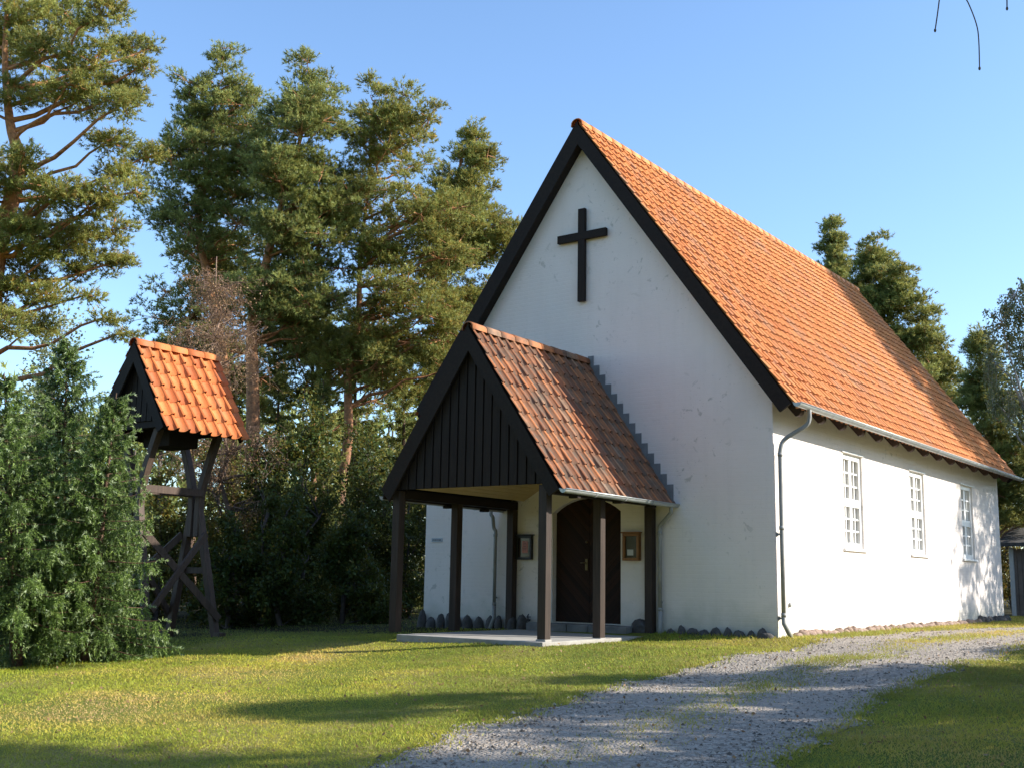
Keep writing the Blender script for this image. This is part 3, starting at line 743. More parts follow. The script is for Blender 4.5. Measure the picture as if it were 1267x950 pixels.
# ================================================================== SHED far right
sh = empty('shed'); tag(sh, 'small pale boarded shed with a dark mossy lean-to roof behind the church', 'shed')
SX, SY = -1.15, 20.6
mb = MB(); i = 0; x = SX
while x < SX+3.2: mb.box((x+.07, SY, 1.0), (.125, .03, 2.1)); x += .14
mb.build('wall_boards', 'shed_paint', sh)
mb = MB(); mb.box((SX+1.6, SY+1.3, 1.0), (3.15, 2.5, 2.0)); mb.build('wall', 'shed_paint', sh)
for x in (SX-.02, SX+.62, SX+3.2):
    mb = MB(); mb.box((x, SY-.035, 1.0), (.13, .05, 2.15)); mb.build('corner_post', 'paper_w' if x != SX+.62 else 'stone_red', sh)
mb = MB(); mb.prism([(SY-.35, 2.10), (SY+2.8, 2.95), (SY+2.8, 3.05), (SY-.35, 2.22)], 0, SX-.4, SX+3.6); mb.build('roof', 'stone', sh)
finish(sh, (SX+1.6, SY+1.2, 0))

# ================================================================== GROUND, ROAD
def grid_axis(lo, hi, fine_lo, fine_hi, step):
    a = list(np.arange(fine_lo, fine_hi+1e-6, step)); p = fine_hi; s = step
    while p < hi: s *= 1.35; p += s; a.append(p)
    p = fine_lo; s = step
    while p > lo: s *= 1.35; p -= s; a.insert(0, p)
    return np.array(a)
gx_ = grid_axis(-900, 900, -16, 12, .35); gy_ = grid_axis(-900, 900, -20, 22, .35)
X, Y = np.meshgrid(gx_, gy_); Z = ground_height(X, Y)
mb = MB(); nx, ny = len(gx_), len(gy_)
mb.v = [tuple(p) for p in np.stack([X.ravel(), Y.ravel(), Z.ravel()], 1).tolist()]
for j in range(ny-1):
    for i in range(nx-1): mb.f.append((j*nx+i, j*nx+i+1, (j+1)*nx+i+1, (j+1)*nx+i))
mb.r = [0.]*len(mb.f); mb.smooth = [True]*len(mb.f)
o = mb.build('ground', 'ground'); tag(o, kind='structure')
# gravel drive: a ragged-edged sheet with a grass strip between the wheel tracks
def road_half(y, side): 
    y = np.asarray(y, float)
    return 1.42+.07*np.sin(1.9*y+side*2)+.05*np.sin(5.3*y+side)+.04*np.sin(11*y+2*side)
mb = MB(); ys = np.arange(-24, 60, .12); K = 13; vs = []
for y in ys:
    c = float(road_centre(y)); hl = float(road_half(y, 0)); hr = float(road_half(y, 1))
    for k in range(K):
        t = k/(K-1); x = c-hl+(hl+hr)*t; vs.append((x, y, gh(x, y)+.004+.012*math.sin(PI*t)))
fs = [(j*K+i, j*K+i+1, (j+1)*K+i+1, (j+1)*K+i) for j in range(len(ys)-1) for i in range(K-1)]
mb.add(vs, fs, 0., True); o = mb.build('gravel_road', 'gravel'); tag(o, kind='structure')
# pebbles
rng = np.random.default_rng(3)
def scatter_cam(n, xr, yr, pw=1.6, ref=9.):
    """points thicker near the camera"""
    out = []; tot = 0
    while tot < n:
        p = np.stack([rng.uniform(*xr, n*3), rng.uniform(*yr, n*3)], 1)
        d = np.hypot(p[:, 0]-CP[0], p[:, 1]-CP[1])
        keep = rng.random(len(p)) < np.clip((ref/np.maximum(d, 1))**pw, 0, 1)
        f = (p[:, 0]-CP[0])*cR0[0]+(p[:, 1]-CP[1])*cR0[1]; g_ = (p[:, 0]-CP[0])*-cR0[1]+(p[:, 1]-CP[1])*cR0[0]
        keep &= (g_ > 4.5) & (np.abs(f) < g_*.56+1.2)
        p = p[keep]; out.append(p); tot += len(p)
    return np.concatenate(out)[:n]
P = scatter_cam(80000, (0, 8), (-16, 16))
c = road_centre(P[:, 1]); rel = P[:, 0]-c
m_ = (rel > -road_half(P[:, 1], 0)-.12) & (rel < road_half(P[:, 1], 1)+.12)
P = P[m_][:22000]; n = len(P)
sz = rng.gamma(1.8, .0038, n)+.004; z = ground_height(P[:, 0], P[:, 1])+.012
octv = np.array([(1, 0, 0), (0, 1, 0), (-1, 0, 0), (0, -1, 0), (0, 0, .75), (0, 0, -.75)], float)
octf = [(0, 1, 4), (1, 2, 4), (2, 3, 4), (3, 0, 4)]
ang = rng.uniform(0, 6.28, n); V = octv[None]*sz[:, None, None]*rng.uniform(.6, 1.3, (n, 6, 3))
ca, sa = np.cos(ang)[:, None], np.sin(ang)[:, None]
V = np.stack([V[..., 0]*ca-V[..., 1]*sa, V[..., 0]*sa+V[..., 1]*ca, V[..., 2]], -1)+np.stack([P[:, 0], P[:, 1], z], 1)[:, None]
sp = Soup(); rp = rng.random(n)
for f in octf: sp.tris(V[:, list(f)], rp)
o = sp.build('loose_gravel', 'pebble'); tag(o, 'loose grey pebbles scattered over the gravel drive', 'gravel', None, 'stuff')

# grass
def vnoise(x, y, s, seed):
    r_ = np.random.default_rng(seed); G = r_.random((64, 64)); x = x/s+100; y = y/s+100
    xi = np.floor(x).astype(int); yi = np.floor(y).astype(int); fx = x-xi; fy = y-yi; fx = fx*fx*(3-2*fx); fy = fy*fy*(3-2*fy)
    g = lambda a, b: G[a % 64, b % 64]
    return (g(xi, yi)*(1-fx)+g(xi+1, yi)*fx)*(1-fy)+(g(xi, yi+1)*(1-fx)+g(xi+1, yi+1)*fx)*fy
P = scatter_cam(640000, (-16, 9), (-16, 20), 1.35, 9.5)
x, y = P[:, 0], P[:, 1]
rel = x-road_centre(y); rh = np.where(rel < 0, road_half(y, 0), road_half(y, 1))
on = np.abs(rel) < rh
edge = np.abs(rel)/rh
strip = np.exp(-((rel+.05)/.32)**2)*np.where(y > -5, 1.15, np.clip(1-(-y-5)/4, .25, 1))*(.45+.9*vnoise(x, y, .5, 4))
keep = (~on) | (rng.random(len(P)) < np.where(edge > .74, .6*((edge-.74)/.26)**1.5*(.3+vnoise(x, y, .35, 14))+strip, strip*.95))
inch = (x > -CW-.02) & (x < .02) & (y > -.02) & (y < CL+.02)
slabm = (x > PM-PW/2-.06) & (x < PM+PW/2+.04) & (y > -PD-.17) & (y < 0)
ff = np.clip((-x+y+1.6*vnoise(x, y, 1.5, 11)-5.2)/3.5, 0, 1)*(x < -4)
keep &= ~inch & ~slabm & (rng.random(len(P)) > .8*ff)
P = P[keep]; x, y = P[:, 0], P[:, 1]; n = len(P)
d = np.hypot(x-CP[0], y-CP[1])
dry = .55*vnoise(x, y, 2.6, 1)+.3*vnoise(x, y, .8, 2)+.15*vnoise(x, y, .25, 3)
u_ = -.6368; xr_ = x*math.cos(u_)-y*math.sin(u_); yr_ = x*math.sin(u_)+y*math.cos(u_)
def bump2(px, py, a, b):
    c0 = px*math.cos(u_)-py*math.sin(u_); c1 = px*math.sin(u_)+py*math.cos(u_); return np.exp(-(((xr_-c0)/a)**2+((yr_-c1)/b)**2))
bare = bump2(-2.9, -6.6, 1.5, .4)+.8*bump2(-3.2, -10.0, 1.3, .9)+.5*bump2(-5.4, -7.7, 2.2, .5)+.5*bump2(-1.3, -9.9, 1.0, .3)+.6*bump2(-.9, -4.4, .9, .3)
r_ = np.clip(.15+1.0*(dry-.25)+.5*bare*(.4+.6*vnoise(x, y, .3, 9))+rng.normal(0, .08, n), 0, 1)
L = rng.uniform(.016, .038, n)*(1-.45*np.clip(bare, 0, 1))*(1+.5*(vnoise(x, y, .6, 5) > .62))
near_wall = np.exp(-np.maximum(0, x)/.25)*(y > 0)*(x > 0)+np.exp(-np.maximum(0, -y)/.2)*(y < 0)*(x > -2)*(x < .3)
L = L*(1+1.3*near_wall)
ff = np.clip((-x+y+1.6*vnoise(x, y, 1.5, 11)-5.2)/3.5, 0, 1)*(x < -4); r_ = np.clip(r_*(1-ff), 0, 1)  # blade colour lowered toward the wood to paint in its shade
dd = rng.normal(0, .8, (n, 3)); dd[:, 2] = 1
onr = np.abs(x-road_centre(y)) < 1.5
L = np.where(onr, L*1.15+.012, L)
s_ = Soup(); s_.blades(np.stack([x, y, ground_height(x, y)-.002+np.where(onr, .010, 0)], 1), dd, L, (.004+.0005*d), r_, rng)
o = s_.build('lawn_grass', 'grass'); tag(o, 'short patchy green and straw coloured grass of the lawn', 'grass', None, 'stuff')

# fallen leaves and white flecks
P = scatter_cam(1500, (-14, 9), (-15, 8)); s_ = Soup()
s_.leaves(np.stack([P[:, 0], P[:, 1], ground_height(P[:, 0], P[:, 1])+.03], 1), rng.uniform(.025, .05, len(P)), rng.random(len(P)), rng)
o = s_.build('fallen_leaves', 'leaf_brown'); tag(o, 'withered brown leaves scattered on lawn and drive', 'leaves', None, 'stuff')

# ================================================================== TREES
def rvec(rng, n):
    v = rng.normal(size=(n, 3)); return v/np.linalg.norm(v, axis=1, keepdims=True)
def limb(mb, a, b, r0, r1, sag, rr, k=5, sides=5):
    a = Vector(a); b = Vector(b); pts = []; L = (b-a).length
    j = [Vector((rr.uniform(-1, 1), rr.uniform(-1, 1), rr.uniform(-1, 1)))*L*.05 for _ in range(k+1)]
    for i in range(k+1):
        t = i/k; p = a.lerp(b, t)+Vector((0, 0, sag*L*math.sin(PI*t)))
        if 0 < i < k: p += j[i]
        pts.append(p)
    mb.tube(pts, [r0+(r1-r0)*i/k for i in range(k+1)], sides, False)
    return pts
def needle_pads(s, centres, out, rng, pr, tufts, blades, bl, bw, warm=0., flat=.45):
    """pads of bottle-brush shoots round the given centres"""
    n = len(centres); m = n*tufts
    c = np.repeat(centres, tufts, 0); o = np.repeat(out, tufts, 0)
    off = rvec(rng, m)*(rng.random((m, 1))**.45); off[:, 2] *= flat
    prr = np.repeat(rng.uniform(.7, 1.3, (n, 1)), tufts, 0)*pr
    p = c+off*prr
    d = off*1.0+o*.5+rng.normal(0, .3, (m, 3)); d[:, 2] += .55
    d /= np.linalg.norm(d, axis=1, keepdims=True)
    base = np.clip(.42+.28*off[:, 2]/flat+rng.normal(0, .14, m)+np.repeat(rng.normal(0, .10, n), tufts)+warm, 0, 1)  # pad tops paler, undersides darker: top light put into the needle colour
    pb = np.repeat(p, blades, 0); db = np.repeat(d, blades, 0); q = m*blades
    pb = pb+db*(rng.random((q, 1))*bl*.9)
    nd = db*.75+rvec(rng, q)*.8
    s.blades(pb, nd, rng.uniform(.7, 1.2, q)*bl, bw, np.clip(np.repeat(base, blades)+rng.normal(0, .06, q), 0, 1), rng)
def pine(label, trunk, rad, rows=None, depth=30., lobes=None, seed=0, npads=150, tufts=22, blades=9, bl=.15, bw=.03, mat='pine', group=None, warm=0., pr=.45, lr=1., name='scots_pine', squash=1., bark='bark_pine'):
    rng = np.random.default_rng(seed); rr = random.Random(seed)
    root = empty(name); tag(root, label, 'tree', group)
    tp = smooth_path(trunk, 4); K = len(tp)
    mb = MB(); mb.tube(tp[:K-2] if rows else tp, [max(.02, rad*(1-.92*(i/(K-1)))) for i in range(K-2 if rows else K)], 10, False)
    C = []; RL = []
    if rows:
        rows = sorted(rows); vv = np.array([r[0] for r in rows], float); ul = np.array([r[1] for r in rows], float); ur = np.array([r[2] for r in rows], float)
        wv = np.maximum(ur-ul, 8.)
        cdf = np.cumsum(np.interp(np.linspace(vv[0], vv[-1], 200), vv, wv)); cdf /= cdf[-1]
        nl = max(10, npads//11)
        for rw in rows[:3]:
            C.append(at((rw[1]+rw[2])/2, rw[0]+12, depth)); RL.append(max(.3, (rw[2]-rw[1])/2*depth/FPX*.8)); C.append(at((rw[1]+rw[2])/2, rw[0]+26, depth)); RL.append(.45)
        for _ in range(nl):
            v = float(np.interp(rng.random(), cdf, np.linspace(vv[0], vv[-1], 200)))
            a = float(np.interp(v, vv, ul)); b = float(np.interp(v, vv, ur)); h = (b-a)/2*depth/FPX
            th = rng.uniform(0, 6.28); q = math.sqrt(rng.random())*.86
            cc = at((a+b)/2, v, depth)+cR*(h*q*math.cos(th))+np.array([-cR0[1], cR0[0], 0])*(h*q*math.sin(th)*squash)
            C.append(cc); RL.append(max(.38, min(1.15, h*.5))*lr)
    else:
        for (u, v, rp, *dz) in lobes:
            dd = dz[0] if dz else rng.uniform(-1.2, 1.2)
            C.append(at(u, v, depth+dd)); RL.append(rp*depth/FPX*.98)
    C = np.array(C); RL = np.array(RL)
    tz_ = np.array([p.z for p in tp]); txy = np.array([(p.x, p.y) for p in tp])
    zmax = tz_.max()
    pc = []; po = []
    wts = RL**1.7; cnt = np.maximum(3, np.round(npads*wts/wts.sum())).astype(int)
    for c, r_, k in zip(C, RL, cnt):
        i = int(np.argmin(np.abs(tz_-min(zmax-.05, max(tz_.min(), c[2]-.45*np.hypot(*(c[:2]-txy[-1])) *.8-.1)))))
        a = tp[i]; dist = (Vector(c)-a).length
        r0 = min(rad*.45, .018+.014*dist)
        limb(mb, a, c, r0, r0*.35, -.04 if dist < 3 else .05, rr)
        off = rvec(rng, k)*(rng.random((k, 1))**.4)*r_; off[:, 2] *= .62
        for q in off[:10]: limb(mb, c, c+q, r0*.35, .006, 0, rr, 2, 4)
        pc.append(c+off); po.append(off/np.maximum(np.linalg.norm(off, axis=1, keepdims=True), .01))
    mb.build('trunk', bark, root)
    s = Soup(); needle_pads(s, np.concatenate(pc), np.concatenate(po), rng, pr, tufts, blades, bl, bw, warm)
    s.build('crown', mat, root)
    finish(root, tuple(tp[0]))
    return root
def base_at(u, v, d):
    p = at(u, v, d); return (p[0], p[1], gh(p[0], p[1])-.05)
def tr(base, *pts): return [base]+[tuple(at(u, v, d)) for (u, v, d) in pts]

# big pine at the left edge
L1 = [(20,10,50),(80,15,45),(125,20,32),(158,62,30),(118,80,40),(60,65,45),(5,60,45),(178,80,16),(100,125,34),(150,130,30),(178,195,24),(150,215,24),(135,175,26),(55,120,26),(15,115,24),(168,238,18),(85,105,30),
      (20,225,42),(70,235,36),(108,258,32),(138,285,28),(15,290,46),(75,305,38),(122,325,28),(150,325,16),(35,335,26),(108,365,14),(130,393,14),(150,412,12),(-40,40,50),(-50,120,50),(-50,220,50),(-40,300,45),(45,270,36),(95,290,30),(-10,200,30),(30,190,16),(10,360,34),(60,365,26),(0,400,34),(45,405,24),(100,340,20),(-40,380,45),(140,240,20),(185,60,10),(160,110,22)]
pine('tall broad pine at the left edge with orange upper trunk and drooping limbs', tr(base_at(-30, 700, 23), (-20, 500, 23), (-5, 320, 23), (18, 235, 23), (22, 190, 23), (12, 150, 23), (6, 60, 23), (15, -60, 23)), .26, lobes=L1, depth=23, seed=1,
     npads=1107, tufts=20, blades=12, bl=.085, bw=0.0170, mat='pine_warm', pr=0.24, warm=.12)
pine('pine with a pointed top, leftmost of the tall pines behind the bell tower', tr(base_at(290, 700, 35), (282, 500, 35), (258, 350, 35), (246, 280, 35), (262, 180, 35), (270, 62, 35)), .2, depth=35, seed=2,
     rows=[(56,272,284),(85,255,298),(112,218,322),(150,205,330),(190,196,340),(230,196,345),(262,205,345),(290,184,345),(312,190,330)], npads=640, tufts=22, blades=12, bl=.115, bw=0.0238, pr=0.30)
pine('dense pine with twin pointed tops and forked orange trunk, second behind the bell tower', tr(base_at(312, 700, 33), (313, 520, 33), (312, 400, 33), (327, 335, 33), (345, 265, 33), (372, 170, 33), (384, 78, 33)), .24, depth=33, seed=3,
     rows=[(74,358,398),(100,342,412),(130,325,440),(170,310,455),(220,308,462),(265,312,460),(300,322,450),(335,310,435),(372,290,430),(400,290,430)], npads=860, tufts=22, blades=12, bl=.115, bw=0.0229, pr=0.30)
pine('tall pine with a long bare sunlit trunk, between the bell tower and the porch', tr(base_at(418, 700, 34), (420, 620, 34), (431, 540, 34), (431, 470, 34), (443, 400, 34), (446, 310, 34), (456, 230, 34), (462, 100, 34)), .19, depth=34, seed=4,
     rows=[(93,440,476),(118,428,515),(150,428,548),(190,432,570),(240,440,582),(290,440,580),(340,430,580),(390,400,575),(440,400,570),(480,420,560)], npads=860, tufts=20, blades=12, bl=.115, bw=0.0238, mat='pine_warm', warm=.03, pr=0.30)
pine('broad pine with sparse spreading limbs, rightmost before the church gable', tr(base_at(560, 700, 38), (560, 500, 38), (550, 380, 38), (548, 280, 38), (565, 220, 38), (580, 165, 38)), .2, depth=38, seed=5,
     rows=[(162,570,590),(190,552,622),(225,535,625),(265,525,628),(300,525,640),(340,525,632),(390,520,600),(440,500,580),(490,480,560)], npads=800, tufts=20, blades=12, bl=.125, bw=0.0255, mat='pine_warm', warm=.0, pr=0.32)
pine('dark lower pine behind the bare brown tree, left of the tall pines', tr(base_at(240, 700, 38), (235, 500, 38), (230, 320, 38)), .18, depth=38, seed=6,
     rows=[(300,215,300),(340,190,330),(380,178,350),(420,170,370),(460,180,370),(500,200,370)], npads=620, tufts=20, blades=11, bl=.125, bw=0.0272, pr=0.33)
pine('lower pine filling the gap between the bare brown tree and the long bare trunk', tr(base_at(390, 700, 40), (388, 540, 40), (385, 360, 40)), .16, depth=40, seed=7,
     rows=[(345,345,400),(370,330,425),(410,330,480),(450,330,500),(500,340,500)], npads=520, tufts=20, blades=11, bl=.125, bw=0.0289, pr=0.32)
# right-hand trees
pine('slim pine top rising above the church ridge at the right', tr(base_at(1030, 700, 45), (1030, 500, 45), (1029, 268, 45)), .18, depth=45, seed=8,
     rows=[(268,1026,1036),(295,1014,1046),(320,1012,1050),(350,1015,1060),(400,1010,1070)], npads=148, tufts=20, blades=11, bl=.135, bw=0.0306, pr=0.30, lr=.8)
pine('dense dark pine crown behind the far end of the church roof', tr(base_at(1085, 700, 46), (1085, 500, 46), (1082, 310, 46)), .22, depth=46, seed=9,
     rows=[(298,1060,1090),(318,1046,1108),(345,1040,1132),(385,1050,1160),(430,1080,1172),(470,1100,1180),(520,1110,1190)], npads=621, tufts=22, blades=11, bl=.145, bw=0.0323, pr=0.36)
pine('dark ragged conifer beside the birch at the right edge', tr(base_at(1222, 700, 36), (1222, 560, 36), (1216, 402, 36)), .18, depth=36, seed=10,
     rows=[(402,1210,1220),(430,1198,1232),(465,1188,1245),(500,1185,1262),(550,1195,1280),(600,1200,1290),(650,1215,1300)], npads=567, tufts=20, blades=11, bl=.125, bw=0.0255, pr=0.30, name='conifer')

def leafy(label, base, top, rad, blobs, n, leaf, mat, bark, seed, name='bush', cat='bush', group=None, hang=0., strands=0, stems=4, warm=0.):
    """deciduous tree or shrub: stems, branching twigs and leaf clumps in world-space blobs (centre, rx, rz)"""
    rng = np.random.default_rng(seed); rr = random.Random(seed); root = empty(name); tag(root, label, cat, group)
    mb = MB(); base = Vector(base); top = Vector(top)
    pts = limb(mb, base, top, rad, rad*.25, 0, rr, 7, 8)
    s = Soup(); P = []; RR = []
    tot = sum(b[1]**2*b[2] for b in blobs)
    for (c, rx, rz) in blobs:
        c = np.array(c); k = max(20, int(n*rx*rx*rz/tot)); ncl = max(4, k//45)
        i = min(7, max(0, int(7*(c[2]-base.z)/max(.1, top.z-base.z))-1))
        limb(mb, pts[i], c, rad*.4, rad*.12, 0, rr, 4, 5)
        cl = rvec(rng, ncl)*(rng.random((ncl, 1))**.4); cl[:, :2] *= rx; cl[:, 2] *= rz; cl += c
        for q in cl[:14]: limb(mb, c, q, rad*.12, .004, 0, rr, 3, 4)
        idx = rng.integers(0, ncl, k); sp_ = .16*(rx+rz)
        off = rng.normal(0, 1, (k, 3))*sp_*.55
        if strands: off[:, :2] *= .45; off[:, 2] = -np.abs(off[:, 2])*2.6
        P.append(cl[idx]+off); RR.append(np.clip(.45+rng.normal(0, .2, k)+rng.normal(0, .14, ncl)[idx]+warm, 0, 1))
        if strands:
            for q in cl: limb(mb, q, q+np.array([0, 0, -sp_*3.]), .006, .003, 0, rr, 2, 3)
    mb.build('trunk', bark, root)
    P = np.concatenate(P); RR = np.concatenate(RR); s.leaves(P, rng.uniform(.7, 1.3, len(P))*leaf, RR, rng, hang)
    s.build('crown', mat, root); finish(root, tuple(base)); return root
def blobs_px(lst, depth, sc=1.):
    out = []
    for (u, v, rx, rz) in lst:
        out.append((at(u, v, depth+random.uniform(-.5, .5)*rx*depth/FPX*2), rx*depth/FPX*sc, rz*depth/FPX*sc))
    return out
# birch at the right edge
leafy('birch with pale drooping foliage at the right edge of the view', base_at(1300, 720, 33), at(1262, 345, 33), .13,
      blobs_px([(1256,365,22,25),(1240,400,24,30),(1262,430,28,35),(1232,450,20,28),(1275,380,25,35),(1250,490,26,35),(1225,490,14,20)], 33), 7000, .085, 'leaf_birch', 'bark_birch', 31, 'birch', 'tree', None, .8, 1)
leafy('yellowing weeping birch between the dark pine crown and the ragged conifer', base_at(1168, 700, 48), at(1165, 432, 48), .12,
      blobs_px([(1158,420,14,22),(1164,455,16,28),(1175,500,18,30),(1180,550,18,30)], 48), 3200, .12, 'leaf_autumn', 'bark_birch', 32, 'birch', 'tree', None, .8, 1)
# bare brown tree in front of the pines
def bare_tree(label, base, top, rad, env, n, seed, mat='leaf_brown', lf=0.035):
    rng = np.random.default_rng(seed); rr = random.Random(seed); root = empty('withered_larch'); tag(root, label, 'tree')
    mb = MB(); pts = limb(mb, base, top, rad, .012, 0, rr, 12, 8); s = Soup(); LP = []
    for i in range(n):
        t = rr.uniform(.35, 1); p = pts[int(t*12)]; h = (t-.35)/.65
        L = env*(1-h)**.6*rr.uniform(.5, 1)+.3; a = rr.uniform(0, 6.28)
        q = p+Vector((math.cos(a)*L, math.sin(a)*L, L*rr.uniform(.15, .6)))
        w = limb(mb, p, q, .022*(1.1-h), .006, 0, rr, 5, 4)
        for _ in range(9):
            b = w[rr.randint(1, 5)]; dq = Vector((rr.uniform(-1, 1), rr.uniform(-1, 1), rr.uniform(-.9, .5)))*rr.uniform(.3, .7)
            w2 = limb(mb, b, b+dq, .006, .0025, -.1, rr, 3, 3)
            for _ in range(3):
                e = w2[rr.randint(1, 3)]; d3 = Vector((rr.uniform(-1, 1), rr.uniform(-1, 1), rr.uniform(-1.3, .1)))*rr.uniform(.15, .4)
                mb.tube([e, e+d3], [.004, .002], 3, False); LP.append(e+d3*.6); LP.append(e+d3)
    mb.build('trunk', 'bark_larch', root)
    LP = np.repeat(np.array([tuple(p) for p in LP]), 2, 0); LP = LP+rng.normal(0, .05, LP.shape)
    s.leaves(LP, rng.uniform(.6, 1.3, len(LP))*lf, rng.random(len(LP)), rng); s.build('crown', mat, root); finish(root, tuple(base)); return root
bare_tree('withered brown twiggy larch behind the bell tower roof', base_at(285, 700, 28), tuple(at(268, 318, 28)), .08, 1.6, 80, 41, lf=.05)

# understorey
def bush_row(items):
    for i, (u, vtop, d, w, hh, label, mat, n, warm) in enumerate(items):
        b = base_at(u, 720, d); t = at(u, vtop, d); H = t[2]-b[2]; wr = w*d/FPX
        rr = random.Random(100+i); bl = []
        for k in range(11):
            a = rr.uniform(0, 6.28); q = rr.uniform(.2, .9); z = b[2]+H*(.12+.80*(k/10.))
            sh_ = 1-.6*(k/10.)**1.5
            bl.append(((b[0]+math.cos(a)*wr*q*sh_, b[1]+math.sin(a)*wr*q*sh_, z), wr*.55*sh_*rr.uniform(.7, 1.2), H*rr.uniform(.12, .2)))
        leafy(label, b, (b[0], b[1], b[2]+H*.8), .06, bl, int(n*2.2), .085, mat, 'bark_grey', 200+i, 'bush', 'bush', None, .2, warm=warm)
bush_row([
 (128, 545, 30, 60, 0, 'dark bush behind the spruces, left of the bell tower legs', 'leaf_dark', 4500, 0),
 (195, 560, 27, 50, 0, 'leafy bush seen between the legs of the bell tower', 'leaf_autumn', 4500, -.12),
 (262, 500, 29, 60, 0, 'tall bush with some yellow leaves, just right of the bell tower roof', 'leaf_autumn', 6000, 0),
 (322, 520, 27, 55, 0, 'dark green bush right of the bell tower foot', 'leaf_dark', 6000, 0),
 (378, 500, 28, 55, 0, 'tall dark bush left of the long bare pine trunk', 'leaf_dark', 6500, .05),
 (452, 520, 30, 60, 0, 'dark bush right of the long bare pine trunk, beside the porch', 'leaf_dark', 6500, 0),
 (505, 560, 31, 50, 0, 'dark bush seen past the left porch posts', 'leaf_dark', 4500, 0),
 (350, 600, 24.5, 55, 0, 'low dark bush at the edge of the lawn right of the bell tower', 'leaf_dark', 5000, -.05),
 (425, 625, 25, 55, 0, 'low dark bush at the edge of the lawn left of the porch', 'leaf_dark', 5000, -.05),
 (285, 630, 24.5, 45, 0, 'low dark bush right behind the bell tower', 'leaf_dark', 4000, -.05),
 (1252, 600, 40, 30, 0, 'yellow-green bush behind the shed at the right edge', 'leaf_autumn', 3000, .05),
 (45, 350, 27, 95, 0, 'pale leafy tree behind the spruces at the left edge', 'leaf_birch', 6500, 0),
])

# foreground spruces
def spruce(label, base, top, rb, seed, nbr=110, dens=1., name='spruce', bl=.05, bw=.014, droop=1., mat='spruce', grp=None, tlow=.07, extra=()):
    rng = np.random.default_rng(seed); rr = random.Random(seed); root = empty(name); tag(root, label, 'tree', grp)
    base = Vector(base); top = Vector(top); H = (top-base).length; mb = MB(); K = 10
    mb.tube([base.lerp(top, i/K) for i in range(K+1)], [max(.01, .11*(H/5)*(1-i/K)) for i in range(K+1)], 8, False)
    s = Soup(); SP, SD, SL, SR = [], [], [], []
    for i in range(-len(extra), nbr):
        t = tlow+(.99-tlow)*(max(i, 0)/nbr)**.92
        if i < 0: t = extra[i][0]
        p = base.lerp(top, t); L = rb*(1-t)**.92*rr.uniform(.75, 1.12)+.10
        a = i*2.39996+rr.uniform(-.3, .3)
        if i < 0: a = extra[i][1]; L = extra[i][2]
        up = .35*t-.05
        o = Vector((math.cos(a), math.sin(a), 0)); n = max(3, int(L/.11)); pts = []
        for k in range(n+1):
            q = k/n; pts.append(p+o*(L*q)+Vector((0, 0, L*(up*q-.30*droop*(1-t*.7)*q*q+.18*q**4))))
        mb.tube(pts, [.014*(1-.8*k/n)*(.5+L/2) for k in range(n+1)], 4, False)
        side = Vector((-o.y, o.x, 0))
        for k in range(1, n+1):
            q = k/n; w = L*.34*(1-q*.55)+.06
            for sd in (-1, 1):
                for _ in range(2):
                    d = (side*sd*rr.uniform(.4, 1)+o*rr.uniform(.3, .9)+Vector((0, 0, -rr.uniform(.4, 1.7)*droop*(1.15-t)))).normalized()
                    b = pts[k]+(pts[k-1]-pts[k])*rr.random(); l = w*rr.uniform(.6, 1.1)
                    SP.append(b); SD.append(d); SL.append(l); SR.append(.08+.42*q*q)  # paler young growth outward; shade inside the boughs put into the colour
            for _h in range(2 if droop > .9 else 1):      # hanging branchlet
                SP.append(pts[k]); SD.append((Vector((rr.uniform(-.25, .25), rr.uniform(-.25, .25), -1))+o*.2).normalized()); SL.append(w*rr.uniform(.7, 1.7)); SR.append(.14+.2*q)
        SP.append(pts[-1]); SD.append((pts[-1]-pts[-2]).normalized()); SL.append(.16); SR.append(.8)
    SP = np.array([tuple(x) for x in SP]); SD = np.array([tuple(x) for x in SD]); SL = np.array(SL); SR = np.array(SR)
    m = max(8, int(24*dens)); q = len(SP)*m
    tt = rng.random(q)**.8; pb = np.repeat(SP, m, 0)+np.repeat(SD, m, 0)*(np.repeat(SL, m)*tt)[:, None]
    pb[:, 2] -= np.repeat(SL, m)*tt*tt*.25*droop
    nd = np.repeat(SD, m, 0)*.8+rvec(rng, q)*.85
    rv = np.clip(np.repeat(SR, m)+.42*(tt > .80)*np.repeat(rng.random(len(SP)) < .55, m)+rng.normal(0, .1, q), 0, 1)
    s.blades(pb, nd, rng.uniform(.7, 1.3, q)*bl, bw, rv, rng)
    mb.build('trunk', 'bark_spruce', root); s.build('crown', mat, root); finish(root, tuple(base)); return root
def sb(u, v, d):
    p = at(u, v, d); return (p[0], p[1], gh(p[0], p[1])-.03)
spruce('tallest foreground spruce with a pointed top, left of the bell tower', sb(72, 800, 17.6), at(84, 420, 17.6), 1.6, 51, 100, 1.5)
spruce('spruce nearest the bell tower with blue-tipped boughs reaching to its legs', sb(108, 800, 17.0), at(144, 486, 17.0), 1.05, 52, 80, 1.5, extra=((.10, .62, 1.25), (.15, .75, 1.1)))
spruce('leftmost foreground spruce with a bare reddish trunk foot, cut by the left edge', sb(22, 812, 16.6), at(5, 462, 16.6), 1.45, 53, 80, 1.5, tlow=.16)
# small spruces in the understorey
for i, (u, vt, d, lb) in enumerate([(440, 400, 36, 'slender young spruce in front of the long bare pine trunk'), (345, 430, 36, 'young spruce between the bell tower roof and the long bare trunk'), (500, 440, 37, 'young spruce left of the porch roof'), (400, 470, 33, 'short dark young spruce beside the foot of the long bare trunk'), (545, 480, 36, 'young spruce showing just above the left slope of the porch')]):
    spruce(lb, sb(u, 700, d), at(u, vt, d), 1.5, 60+i, 60, .55, bl=.12, bw=.035, mat='pine', droop=.7)

